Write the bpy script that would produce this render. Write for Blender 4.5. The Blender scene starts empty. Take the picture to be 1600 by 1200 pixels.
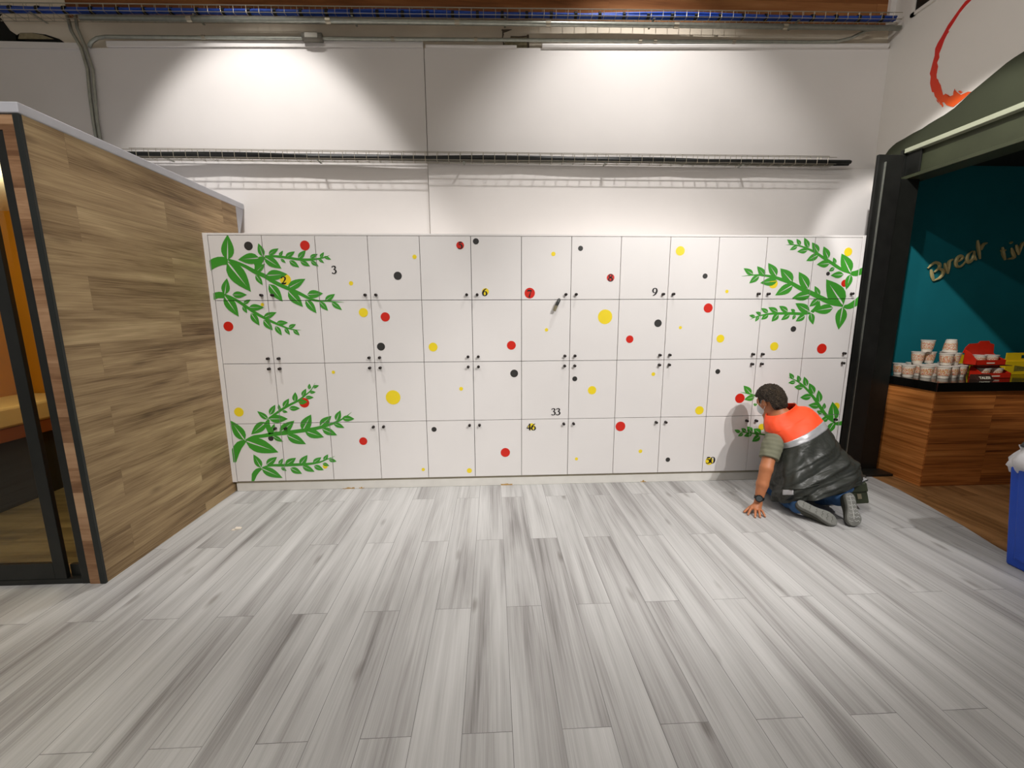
import bpy, bmesh, math, random
import numpy as np
from mathutils import Vector, Matrix

# ------------------------------------------------------------------ camera, light, exposure
SC = bpy.context.scene
COL = SC.collection
F_PX = 646.6
def make_camera():
    yaw, pitch, roll = 0.0447, -0.1682, -0.0046
    fwd = Vector((math.sin(yaw)*math.cos(pitch), math.cos(yaw)*math.cos(pitch), math.sin(pitch)))
    right = Vector((math.cos(yaw), -math.sin(yaw), 0))
    up = right.cross(fwd)
    r2 = math.cos(roll)*right + math.sin(roll)*up
    u2 = -math.sin(roll)*right + math.cos(roll)*up
    m = Matrix.Identity(4)
    for i in range(3):
        m[i][0] = r2[i]; m[i][1] = u2[i]; m[i][2] = -fwd[i]
    m[0][3], m[1][3], m[2][3] = 2.168, -3.403, 1.4795
    cd = bpy.data.cameras.new('camera'); cd.sensor_fit = 'HORIZONTAL'; cd.sensor_width = 36.0
    cd.lens = 36.0*F_PX/1600.0; cd.clip_start = .05; cd.clip_end = 100
    co = bpy.data.objects.new('camera', cd); co.matrix_world = m
    COL.objects.link(co); SC.camera = co
make_camera()

def spot(name, loc, target, watts, cone, blend=.25, color=(1, .972, .95), radius=.05):
    l = bpy.data.lights.new(name, 'SPOT'); l.energy = watts; l.spot_size = math.radians(cone)
    l.spot_blend = blend; l.color = color; l.shadow_soft_size = radius
    o = bpy.data.objects.new(name, l); COL.objects.link(o); o.location = loc
    o.rotation_euler = (Vector(target)-Vector(loc)).to_track_quat('-Z', 'Y').to_euler()
    return o
def area(name, loc, target, watts, sx, sy, color=(1, .975, .95)):
    l = bpy.data.lights.new(name, 'AREA'); l.energy = watts; l.shape = 'RECTANGLE'; l.size = sx; l.size_y = sy
    l.color = color
    o = bpy.data.objects.new(name, l); COL.objects.link(o); o.location = loc
    o.rotation_euler = (Vector(target)-Vector(loc)).to_track_quat('-Z', 'Y').to_euler()
    return o
# ceiling spots washing the wall behind the lockers; core lamps added for hot centres
spot('wall_wash_spot', (0.22, -0.85, 5.1), (0.22, 0.6, 1.09), 215, 61, .36)
spot('wall_wash_core', (0.40, -0.85, 5.1), (0.40, 0.6, 2.1), 90, 56, 1.0)  # extra lamp added to brighten the lower wall inside the wash
spot('wall_wash_spot', (3.5, -0.85, 5.1), (3.5, 0.6, 1.09), 170, 84, .55)
spot('wall_wash_core', (3.35, -0.85, 5.1), (3.35, 0.6, 2.4), 80, 60, 1.0)
# downlights over the open floor
spot('downlight', (0.9, -3.0, 5.0), (0.9, -1.4, 0.0), 80, 90, .8, radius=.12)
spot('downlight', (3.5, -3.0, 5.0), (3.5, -1.6, 0.0), 25, 90, .8, radius=.12)
# pair of spots further back on the right, throwing the kneeling person's double shadow
spot('hall_spot', (5.35, -3.5, 4.1), (3.5, 0.2, 0.3), 385, 50, .6, (1, .97, .95), .05)
spot('hall_spot', (4.75, -4.1, 4.3), (2.4, 0.2, 0.3), 270, 50, .6, (1, .97, .95), .05)
spot('hall_spot', (1.2, -3.2, 4.7), (5.75, -0.1, 3.5), 170, 40, 1.0)  # unseen fill spot added to brighten the right wall
# spot reaching the teal wall of the break area under the beam
spot('break_area_spot', (3.6, -1.9, 4.32), (6.55, 0.6, 1.4), 380, 29, .3, radius=.04)
# unseen area fill added to lift the right wall; downlights follow
area('ceiling_fill', (4.3, -2.6, 4.9), (4.3, -2.6, 0), 12, 2.4, .5)
spot('downlight', (0.3, -4.1, 4.9), (0.0, -2.5, 0), 270, 92, .8, radius=.15)  # unseen, added to brighten the left side of the floor
spot('downlight', (2.0, -4.6, 4.8), (2.0, -4.6, 0.0), 30, 100, .8, radius=.12)
# warm lamp inside the glazed room on the left
lp = bpy.data.lights.new('room_lamp', 'POINT'); lp.energy = 30; lp.color = (1, .9, .68); lp.shadow_soft_size = .15
lpo = bpy.data.objects.new('room_lamp', lp); lpo.location = (-1.0, -.7, 2.15); COL.objects.link(lpo)

W = bpy.data.worlds.new('world'); SC.world = W; W.use_nodes = True
W.node_tree.nodes['Background'].inputs[0].default_value = (1.0, .965, .91, 1)
W.node_tree.nodes['Background'].inputs[1].default_value = .205
SC.view_settings.view_transform = 'Standard'; SC.view_settings.look = 'None'
SC.view_settings.gamma = 1.0; SC.view_settings.use_curve_mapping = False
SC.view_settings.exposure = 0.34

# ------------------------------------------------------------------ materials
def lin(c):
    return tuple((x/12.92 if x <= .04045 else ((x+.055)/1.055)**2.4) for x in [v/255 for v in c])+(1,)
MATS = {}
def newmat(name, rough=.5, metal=0, spec=.5):
    m = bpy.data.materials.new(name); m.use_nodes = True; MATS[name] = m
    b = m.node_tree.nodes['Principled BSDF']
    b.inputs['Roughness'].default_value = rough; b.inputs['Metallic'].default_value = metal
    b.inputs['Specular IOR Level'].default_value = spec
    return m, m.node_tree, b
def N(nt, t, **k):
    n = nt.nodes.new(t)
    for a, v in k.items():
        if a.startswith('i_'): n.inputs[a[2:].replace('_', ' ')].default_value = v
        elif a.startswith('n') and a[1:].isdigit(): n.inputs[int(a[1:])].default_value = v
        else: setattr(n, a, v)
    return n
def ramp(nt, fac, stops, interp='LINEAR'):
    r = nt.nodes.new('ShaderNodeValToRGB'); r.color_ramp.interpolation = interp
    e = r.color_ramp.elements
    while len(e) < len(stops): e.new(.5)
    for i, (p, c) in enumerate(stops):
        e[i].position = p; e[i].color = c if len(c) == 4 else lin(c)
    nt.links.new(fac, r.inputs[0]); return r.outputs[0]
def mixc(nt, f, a, b, mode='MIX'):
    m = nt.nodes.new('ShaderNodeMix'); m.data_type = 'RGBA'; m.blend_type = mode
    for sock, v in ((m.inputs[0], f), (m.inputs[6], a), (m.inputs[7], b)):
        if hasattr(v, 'is_linked') or hasattr(v, 'links'): nt.links.new(v, sock)
        else: sock.default_value = v
    return m.outputs[2]
def mth(nt, op, a, b=None, c=None):
    m = nt.nodes.new('ShaderNodeMath'); m.operation = op
    for i, v in enumerate((a, b, c)):
        if v is None: continue
        if hasattr(v, 'links'): nt.links.new(v, m.inputs[i])
        else: m.inputs[i].default_value = v
    return m.outputs[0]
def bump(nt, b, h, strength=.2, dist=.01):
    n = nt.nodes.new('ShaderNodeBump'); n.inputs['Strength'].default_value = strength; n.inputs['Distance'].default_value = dist
    nt.links.new(h, n.inputs['Height']); nt.links.new(n.outputs[0], b.inputs['Normal'])
def worldpos(nt):
    return nt.nodes.new('ShaderNodeNewGeometry').outputs['Position']
def plain(name, rgb, rough=.5, metal=0, spec=.5, var=.06, scale=8, bmp=0, bscale=60):
    m, nt, b = newmat(name, rough, metal, spec)
    n = N(nt, 'ShaderNodeTexNoise'); n.inputs['Scale'].default_value = scale; n.inputs['Detail'].default_value = 4
    nt.links.new(worldpos(nt), n.inputs['Vector'])
    c = lin(rgb); d = tuple(x*(1-var) for x in c[:3])+(1,); e = tuple(min(1, x*(1+var)) for x in c[:3])+(1,)
    nt.links.new(ramp(nt, n.outputs[0], [(.3, d), (.7, e)]), b.inputs['Base Color'])
    if bmp:
        n2 = N(nt, 'ShaderNodeTexNoise'); n2.inputs['Scale'].default_value = bscale; n2.inputs['Detail'].default_value = 5
        nt.links.new(worldpos(nt), n2.inputs['Vector']); bump(nt, b, n2.outputs[0], bmp, .004)
    return m
def planks(name, ax_u, ax_v, u0, v0, L, Wd, tones, streak, rough=.4, seam=.5, grain=(1.1, 26), broad=(.5, 7), knots=True, randw=.35, spec=.4, seam_w=.0012, broadw=.62, band=.0, knot_n=.8):
    """plank cladding: u runs along the plank, v across it (object data in metres, world axes)"""
    m, nt, b = newmat(name, rough, 0, spec)
    sp = nt.nodes.new('ShaderNodeSeparateXYZ'); nt.links.new(worldpos(nt), sp.inputs[0])
    u = mth(nt, 'ADD', sp.outputs[ax_u], u0+L*20); v = mth(nt, 'ADD', sp.outputs[ax_v], v0+Wd*40)
    cb = nt.nodes.new('ShaderNodeCombineXYZ'); nt.links.new(u, cb.inputs[0]); nt.links.new(v, cb.inputs[1])
    br = nt.nodes.new('ShaderNodeTexBrick'); nt.links.new(cb.outputs[0], br.inputs[0])
    br.inputs['Color1'].default_value = (0, 0, 0, 1); br.inputs['Color2'].default_value = (1, 1, 1, 1)
    br.inputs['Mortar'].default_value = (.5, .5, .5, 1)
    br.inputs['Scale'].default_value = 1; br.inputs['Mortar Size'].default_value = seam_w; br.inputs['Mortar Smooth'].default_value = .1
    br.inputs['Brick Width'].default_value = L; br.inputs['Row Height'].default_value = Wd; br.offset = .5; br.offset_frequency = 2
    bid = nt.nodes.new('ShaderNodeTexWhiteNoise'); bid.noise_dimensions = '1D'
    bw = nt.nodes.new('ShaderNodeRGBToBW'); nt.links.new(br.outputs[0], bw.inputs[0])
    nt.links.new(mth(nt, 'MULTIPLY', bw.outputs[0], 731.7), bid.inputs[1])
    rnd = bid.outputs[0]
    sh = mth(nt, 'MULTIPLY', rnd, 57.0)
    def layer(su, sv, det, dist, rgh=.55):
        c = nt.nodes.new('ShaderNodeCombineXYZ')
        nt.links.new(mth(nt, 'MULTIPLY', u, su), c.inputs[0]); nt.links.new(mth(nt, 'MULTIPLY', v, sv), c.inputs[1]); nt.links.new(sh, c.inputs[2])
        n = N(nt, 'ShaderNodeTexNoise'); n.inputs['Scale'].default_value = 1; n.inputs['Detail'].default_value = det
        n.inputs['Roughness'].default_value = rgh; n.inputs['Distortion'].default_value = dist
        nt.links.new(c.outputs[0], n.inputs['Vector']); return n.outputs[0]
    br1 = layer(broad[0], broad[1], 3, .6)
    gr1 = layer(grain[0], grain[1], 6, .9, .65)
    fine = layer(grain[0]*3, grain[1]*7, 3, .2)
    t = mth(nt, 'ADD', mth(nt, 'MULTIPLY', br1, broadw), mth(nt, 'MULTIPLY', gr1, 1-broadw))
    t = mth(nt, 'ADD', t, mth(nt, 'MULTIPLY', mth(nt, 'SUBTRACT', rnd, .5), randw*.22))
    t = mth(nt, 'ADD', t, mth(nt, 'MULTIPLY', mth(nt, 'SUBTRACT', fine, .5), streak))
    if band:
        vl = mth(nt, 'ABSOLUTE', mth(nt, 'SUBTRACT', mth(nt, 'FRACT', mth(nt, 'DIVIDE', v, Wd)), mth(nt, 'ADD', .36, mth(nt, 'MULTIPLY', rnd, .28))))
        bn = layer(.9, 1.5, 2, .3)
        inb = mth(nt, 'MULTIPLY', mth(nt, 'MAXIMUM', mth(nt, 'SUBTRACT', 1.0, mth(nt, 'MULTIPLY', vl, 3.6)), 0.0), mth(nt, 'MAXIMUM', mth(nt, 'MULTIPLY', mth(nt, 'SUBTRACT', bn, .42), 5.0), 0.0))
        t = mth(nt, 'SUBTRACT', t, mth(nt, 'MULTIPLY', mth(nt, 'MINIMUM', inb, 1.0), band))
        cw = layer(1.3, 3.0, 2, .2)
        ring = mth(nt, 'SINE', mth(nt, 'ADD', mth(nt, 'MULTIPLY', vl, 75.0), mth(nt, 'ADD', mth(nt, 'MULTIPLY', u, 9.0), mth(nt, 'MULTIPLY', cw, 22.0))))
        t = mth(nt, 'ADD', t, mth(nt, 'MULTIPLY', mth(nt, 'MULTIPLY', ring, mth(nt, 'MAXIMUM', mth(nt, 'SUBTRACT', 1.0, mth(nt, 'MULTIPLY', vl, 2.6)), 0.0)), .018))
    col = ramp(nt, t, tones)
    if knots:
        kc = nt.nodes.new('ShaderNodeCombineXYZ')
        wob = layer(6, 40, 2, .4)
        nt.links.new(mth(nt, 'ADD', mth(nt, 'MULTIPLY', u, 2.6), mth(nt, 'MULTIPLY', wob, .22)), kc.inputs[0]); nt.links.new(mth(nt, 'MULTIPLY', v, 8.5), kc.inputs[1]); nt.links.new(sh, kc.inputs[2])
        vo = nt.nodes.new('ShaderNodeTexVoronoi'); vo.inputs['Scale'].default_value = 1.0; nt.links.new(kc.outputs[0], vo.inputs['Vector'])
        vr = nt.nodes.new('ShaderNodeSeparateColor'); nt.links.new(vo.outputs['Color'], vr.inputs[0])
        kf = mth(nt, 'MULTIPLY', ramp(nt, vo.outputs['Distance'], [(.06, (1, 1, 1, 1)), (.20, (0, 0, 0, 1))]), mth(nt, 'GREATER_THAN', vr.outputs[0], knot_n))
        col = mixc(nt, mth(nt, 'MULTIPLY', kf, .62), col, mixc(nt, 1.0, col, (.40, .37, .34, 1), 'MULTIPLY'))
    col = mixc(nt, mth(nt, 'MULTIPLY', mth(nt, 'MULTIPLY', br.outputs['Fac'], seam), mth(nt, 'ADD', .35, layer(3, 3, 1, 0))), col, tuple(x*.25 for x in tones[0][1][:3])+(1,) if len(tones[0][1]) == 4 else tuple(x*.25 for x in lin(tones[0][1])[:3])+(1,))
    nt.links.new(col, b.inputs['Base Color'])
    bump(nt, b, mth(nt, 'SUBTRACT', gr1, br.outputs['Fac']), .12, .002)
    return m
planks('floor_vinyl', 1, 0, 2.1475, -.06, 1.285, .18,
       [(.28, (122, 119, 117)), (.40, (158, 156, 154)), (.50, (176, 175, 173)), (.64, (191, 190, 188)), (.8, (199, 198, 197))], .20, .50, .75, (.9, 40), (.6, 9), randw=.35, spec=.3, broadw=.66, band=.085, knot_n=.62)
planks('partition_laminate', 1, 2, .35, -.07, 1.285, .18,
       [(.28, (94, 71, 46)), (.40, (140, 114, 80)), (.5, (170, 143, 105)), (.6, (190, 163, 122)), (.72, (214, 188, 144))], .34, .5, .25, (1.5, 34), (1.0, 8), randw=.40, band=.06, knot_n=.72, spec=.3, seam_w=.0007)
planks('trim_laminate', 0, 2, .3, .02, .9, .14,
       [(.28, (112, 78, 52)), (.45, (150, 112, 80)), (.6, (176, 138, 104)), (.8, (192, 156, 120))], .22, .5, .2, (2.5, 40), (2, 9), randw=1.3, seam_w=.0006, spec=.3)
planks('counter_veneer', 0, 2, .3, .02, 1.9, .9,
       [(.34, (86, 44, 17)), (.44, (148, 84, 38)), (.54, (188, 114, 54)), (.7, (214, 142, 76))], .15, .42, .0, (1.1, 46), (.8, 22), False, spec=.35, broadw=.45)
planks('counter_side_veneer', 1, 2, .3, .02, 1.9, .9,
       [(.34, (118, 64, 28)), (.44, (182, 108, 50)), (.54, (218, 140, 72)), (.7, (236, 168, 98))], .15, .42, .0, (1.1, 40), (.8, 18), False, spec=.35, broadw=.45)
planks('brown_floor', 1, 0, .4, .0, 1.285, .18,
       [(.3, (84, 56, 32)), (.45, (132, 94, 56)), (.6, (166, 122, 78)), (.75, (186, 142, 96))], .18, .4, .5, (1.4, 22), (.9, 10), randw=.7, spec=.4)
planks('room_floor', 0, 1, .4, .0, 1.285, .18,
       [(.3, (58, 48, 34)), (.45, (98, 84, 58)), (.6, (124, 108, 76)), (.75, (140, 124, 90))], .18, .4, .5, (1.4, 22), (.9, 10), randw=.7, spec=.4)
planks('brown_board', 0, 2, .4, .03, 2.4, .6,
       [(.3, (92, 54, 28)), (.45, (138, 86, 48)), (.6, (166, 112, 68)), (.75, (186, 132, 86))], .12, .7, .5, (.9, 12), (.7, 5), randw=.6, spec=.2)

plain('wall_paint', (226, 221, 217), .72, spec=.3, var=.025, scale=1.6, bmp=.06, bscale=90)
plain('wall_band', (226, 214, 194), .8, spec=.2, var=.07, scale=3, bmp=.15, bscale=40)
plain('wall_side_paint', (214, 209, 202), .75, spec=.3, var=.02, scale=2, bmp=.04)
plain('joint_dark', (96, 84, 70), .9)
plain('cavity_shade', (16, 15, 11), .95)  # near-black standing in for the shade inside wall holes
plain('broken_plaster', (150, 138, 108), .9, var=.2, scale=30, bmp=.6, bscale=50)
plain('cap_white', (190, 190, 196), .6, var=.05)
plain('locker_white', (226, 222, 219), .34, spec=.5, var=.012, scale=3)
plain('locker_dark', (70, 66, 58), .8)
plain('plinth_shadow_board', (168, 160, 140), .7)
plain('plinth_white', (222, 219, 212), .5, var=.04, scale=12)
plain('glue_stain', (186, 150, 90), .8, var=.25, scale=60)
plain('knob_dark', (52, 46, 44), .35, .6)
plain('vinyl_green', (62, 150, 44), .4, var=.06, scale=2.5)
plain('vinyl_red', (206, 34, 16), .4, var=.03)
plain('vinyl_yellow', (238, 212, 38), .4, var=.03)
plain('vinyl_black', (48, 46, 44), .45, var=.05)
plain('vinyl_number', (30, 24, 24), .45, var=.05)
plain('black_metal', (26, 27, 24), .42, spec=.4, var=.15, scale=14)
plain('black_edge', (34, 38, 36), .4, spec=.4, var=.1)
plain('column_black', (24, 24, 22), .5, spec=.35, var=.25, scale=9, bmp=.15, bscale=30)
plain('olive_beam', (62, 66, 48), .5, spec=.4, var=.12, scale=6)
plain('olive_mural', (58, 62, 46), .65, spec=.3, var=.1, scale=2.2)
plain('flange_lit', (172, 176, 152), .5, var=.05)  # pale tone carries the light caught by the beam flange
plain('teal_wall', (24, 118, 128), .7, spec=.2, var=.06, scale=3, bmp=.08)
plain('dark_wall', (34, 34, 30), .8, var=.1)
plain('letter_metal', (206, 188, 130), .4, .15, var=.1)
plain('galvanised', (168, 170, 160), .38, .75, var=.12, scale=25)
plain('wire_zinc', (176, 168, 150), .35, .8, var=.08)
plain('cable_black', (24, 26, 24), .5, var=.2, scale=20)
plain('cable_blue', (28, 72, 168), .42, var=.12, scale=30)
plain('strap_black', (20, 22, 24), .7)
plain('jbox', (120, 116, 106), .5, .5)
plain('orange_wall', (182, 124, 18), .6, var=.08, scale=1.5)
plain('bench_cream', (206, 178, 122), .6, var=.08, scale=5)
plain('bench_brown', (128, 66, 22), .6)
plain('bench_dark', (30, 28, 20), .7, var=.2)
plain('counter_black', (14, 14, 12), .09, spec=.6, var=.1)
plain('bin_blue', (22, 74, 190), .45, var=.08, scale=6)
plain('bin_lid', (48, 52, 54), .5)
plain('bag_white', (206, 206, 210), .5, var=.06, scale=30, bmp=.4, bscale=30)
plain('cup_white', (216, 206, 190), .4, var=.04)
plain('cup_lid', (205, 196, 186), .3, var=.06)
plain('carton_red', (190, 36, 14), .45, var=.08, scale=20)
plain('carton_dark', (52, 26, 14), .6, var=.15)
plain('carton_yellow', (222, 186, 18), .5, var=.05, scale=12)
plain('carton_print', (120, 108, 40), .5, var=.3, scale=60)
plain('print_white', (224, 218, 196), .5)
plain('paper_bit', (215, 205, 190), .7)
plain('skin', (176, 112, 74), .5, spec=.4, var=.08, scale=22, bmp=.12, bscale=160)
plain('nail', (214, 160, 132), .3, var=.03)
plain('denim', (46, 84, 128), .8, var=.18, scale=24, bmp=.3, bscale=220)
plain('shirt_grey', (112, 112, 92), .85, var=.08, scale=14, bmp=.3, bscale=200)
plain('reflective', (176, 176, 178), .35, .25, var=.05)
plain('shoe_upper', (62, 62, 52), .7, var=.15, scale=20)
plain('shoe_sole', (112, 112, 106), .65, var=.14, scale=26, bmp=.3, bscale=80)
plain('tread_pale', (178, 178, 174), .6)
plain('pouch_olive', (50, 56, 36), .7, var=.2, scale=20, bmp=.3)
plain('watch_black', (26, 27, 28), .35, .2)
plain('watch_glass', (84, 90, 92), .12, .4)
plain('mask_white', (214, 220, 224), .7)
plain('tag_grey', (128, 120, 96), .6)
def cloth(name, rgb, rough, fold=.5, var=.1):
    m, nt, b = newmat(name, rough, 0, .45)
    pos = worldpos(nt)
    mp = nt.nodes.new('ShaderNodeMapping'); nt.links.new(pos, mp.inputs[0]); mp.inputs['Rotation'].default_value = (.4, .7, .2); mp.inputs['Scale'].default_value = (4, 11, 7)
    n = N(nt, 'ShaderNodeTexNoise'); n.inputs['Scale'].default_value = 1; n.inputs['Detail'].default_value = 3; n.inputs['Distortion'].default_value = .5
    nt.links.new(mp.outputs[0], n.inputs['Vector'])
    c = lin(rgb)
    nt.links.new(ramp(nt, n.outputs[0], [(.3, tuple(x*(1-var) for x in c[:3])+(1,)), (.7, tuple(min(1, x*(1+var)) for x in c[:3])+(1,))]), b.inputs['Base Color'])
    bump(nt, b, n.outputs[0], fold, .03)
cloth('vest_dark', (50, 52, 47), .46, .75)
cloth('vest_orange', (255, 84, 40), .6, .22, .04)
def cup_print():
    m, nt, b = newmat('cup_print', .4)
    tc = nt.nodes.new('ShaderNodeTexCoord')
    sp = nt.nodes.new('ShaderNodeSeparateXYZ'); nt.links.new(tc.outputs['Object'], sp.inputs[0])
    ang = mth(nt, 'ARCTAN2', sp.outputs[1], sp.outputs[0])
    c = nt.nodes.new('ShaderNodeCombineXYZ'); nt.links.new(mth(nt, 'MULTIPLY', ang, 3.2), c.inputs[0]); nt.links.new(mth(nt, 'MULTIPLY', sp.outputs[2], 70), c.inputs[1])
    v = nt.nodes.new('ShaderNodeTexNoise'); v.inputs['Scale'].default_value = 1.1; v.inputs['Detail'].default_value = 3; nt.links.new(c.outputs[0], v.inputs['Vector'])
    col = ramp(nt, v.outputs[0], [(.40, (214, 204, 186)), (.47, (200, 168, 104)), (.54, (190, 40, 26)), (.60, (214, 204, 186))])
    nt.links.new(col, b.inputs['Base Color'])
cup_print()
def glass(name='door_glass'):
    m = bpy.data.materials.new(name); m.use_nodes = True; MATS[name] = m; nt = m.node_tree
    nt.nodes.remove(nt.nodes['Principled BSDF'])
    out = nt.nodes['Material Output']
    t = nt.nodes.new('ShaderNodeBsdfTransparent'); t.inputs[0].default_value = (.80, .82, .76, 1)
    g = nt.nodes.new('ShaderNodeBsdfGlossy'); g.inputs['Roughness'].default_value = .02
    fr = nt.nodes.new('ShaderNodeFresnel'); fr.inputs[0].default_value = 1.5
    mx = nt.nodes.new('ShaderNodeMixShader')
    ge = nt.nodes.new('ShaderNodeNewGeometry'); nt.links.new(mth(nt, 'MULTIPLY', fr.outputs[0], mth(nt, 'SUBTRACT', 1.0, ge.outputs['Backfacing'])), mx.inputs[0]); nt.links.new(t.outputs[0], mx.inputs[1]); nt.links.new(g.outputs[0], mx.inputs[2])
    nt.links.new(mx.outputs[0], out.inputs[0])
glass()
def wrap_mat():
    m, nt, b = newmat('plastic_wrap', .15); b.inputs['Base Color'].default_value = (.9, .9, .9, 1); b.inputs['Alpha'].default_value = .35
wrap_mat()

# ------------------------------------------------------------------ mesh helpers
class MB:
    def __init__(s): s.v = []; s.f = []
    def add(s, vs, fs):
        o = len(s.v); s.v += [tuple(map(float, p)) for p in vs]; s.f += [tuple(i+o for i in f) for f in fs]; return s
    def box(s, a, b):
        x0, y0, z0 = a; x1, y1, z1 = b
        return s.add([(x0, y0, z0), (x1, y0, z0), (x1, y1, z0), (x0, y1, z0), (x0, y0, z1), (x1, y0, z1), (x1, y1, z1), (x0, y1, z1)],
                     [(0, 3, 2, 1), (4, 5, 6, 7), (0, 1, 5, 4), (1, 2, 6, 5), (2, 3, 7, 6), (3, 0, 4, 7)])
    def hexa(s, bot, top):
        return s.add(list(bot)+list(top), [(0, 3, 2, 1), (4, 5, 6, 7), (0, 1, 5, 4), (1, 2, 6, 5), (2, 3, 7, 6), (3, 0, 4, 7)])
    def tube(s, path, r, n=8, cap=True):
        P = [Vector(p) for p in path]; k = len(P)
        rs = r if hasattr(r, '__len__') else [r]*k
        vs = []; ref = None
        for i in range(k):
            d = (P[min(i+1, k-1)]-P[max(i-1, 0)]).normalized()
            if ref is None:
                ref = Vector((0, 0, 1)) if abs(d.z) < .9 else Vector((0, 1, 0))
            a = (ref-d*ref.dot(d)).normalized(); b = d.cross(a); ref = a
            for j in range(n):
                t = 2*math.pi*j/n
                vs.append(P[i]+a*(math.cos(t)*rs[i])+b*(math.sin(t)*rs[i]))
        fs = [(i*n+j, i*n+(j+1) % n, (i+1)*n+(j+1) % n, (i+1)*n+j) for i in range(k-1) for j in range(n)]
        if cap: fs += [tuple(range(n-1, -1, -1)), tuple((k-1)*n+j for j in range(n))]
        return s.add(vs, fs)
    def lathe(s, prof, c=(0, 0, 0), n=24, axis='z'):
        vs = []
        for r, z in prof:
            for j in range(n):
                t = 2*math.pi*j/n; x, y = r*math.cos(t), r*math.sin(t)
                vs.append((c[0]+x, c[1]+y, c[2]+z) if axis == 'z' else (c[0]+x, c[1]+z, c[2]+y))
        k = len(prof)
        fs = [(i*n+j, i*n+(j+1) % n, (i+1)*n+(j+1) % n, (i+1)*n+j) for i in range(k-1) for j in range(n)]
        fs += [tuple(range(n-1, -1, -1)), tuple((k-1)*n+j for j in range(n))]
        return s.add(vs, fs)
    def prism(s, pts, a, b, plane='xz'):
        """extrude a 2-D outline between offsets a and b along the missing axis"""
        n = len(pts)
        if n < 3: return s
        if plane == 'xz': mk = lambda p, t: (p[0], t, p[1])
        elif plane == 'yz': mk = lambda p, t: (t, p[0], p[1])
        else: mk = lambda p, t: (p[0], p[1], t)
        vs = [mk(p, a) for p in pts]+[mk(p, b) for p in pts]
        return s.add(vs, [tuple(range(n)), tuple(range(2*n-1, n-1, -1))]+[(i, (i+1) % n, n+(i+1) % n, n+i) for i in range(n)])
ROOTS = {}
def wloc(o):
    return Vector(ROOTS.get(o.name, (0, 0, 0)))
def build(mb, name, mat, parent=None, smooth=False, bevel=0, label=None, mods=None, center=None):
    v = np.array(mb.v, dtype=float).reshape(-1, 3)
    lo, hi = v.min(0), v.max(0)
    c = Vector(center) if center is not None else Vector(((lo[0]+hi[0])/2, (lo[1]+hi[1])/2, lo[2]))
    me = bpy.data.meshes.new(name)
    me.from_pydata([tuple(p) for p in (v-np.array(c))], [], mb.f); me.update()
    bm = bmesh.new(); bm.from_mesh(me); bmesh.ops.recalc_face_normals(bm, faces=bm.faces); bm.to_mesh(me); bm.free()
    me.materials.append(MATS[mat])
    if smooth:
        for p in me.polygons: p.use_smooth = True
    o = bpy.data.objects.new(name, me); COL.objects.link(o)
    if parent is not None:
        o.parent = parent; o.location = c-wloc(parent)
    else: o.location = c
    ROOTS[o.name] = tuple(c)
    if bevel:
        m = o.modifiers.new('bevel', 'BEVEL'); m.width = bevel; m.segments = 2; m.limit_method = 'ANGLE'; m.angle_limit = .6
    if label: o['label'] = label
    return o
def thing(name, loc, label, cat, group=None):
    o = bpy.data.objects.new(name, None); COL.objects.link(o); o.location = loc; o.empty_display_size = .1
    ROOTS[o.name] = tuple(loc); tag(o, label, cat, group); return o
def tag(o, label, cat, group=None, kind=None):
    o['label'] = label; o['category'] = cat
    if group: o['group'] = group
    if kind: o['kind'] = kind
    return o
def struct(mb, name, mat, bevel=0):
    o = build(mb, name, mat, bevel=bevel); o['kind'] = 'structure'; return o
def box(a, b): return MB().box(a, b)
def copy_tree(o, parent=None, label=None, loc=None, rot=None):
    c = o.copy(); COL.objects.link(c)
    if parent is not None:
        c.parent = parent; c.matrix_parent_inverse = o.matrix_parent_inverse.copy()
    if label: c['label'] = label
    if loc is not None: c.location = loc
    if rot is not None: c.rotation_euler = rot
    for ch in list(o.children): copy_tree(ch, c)
    return c
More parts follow.
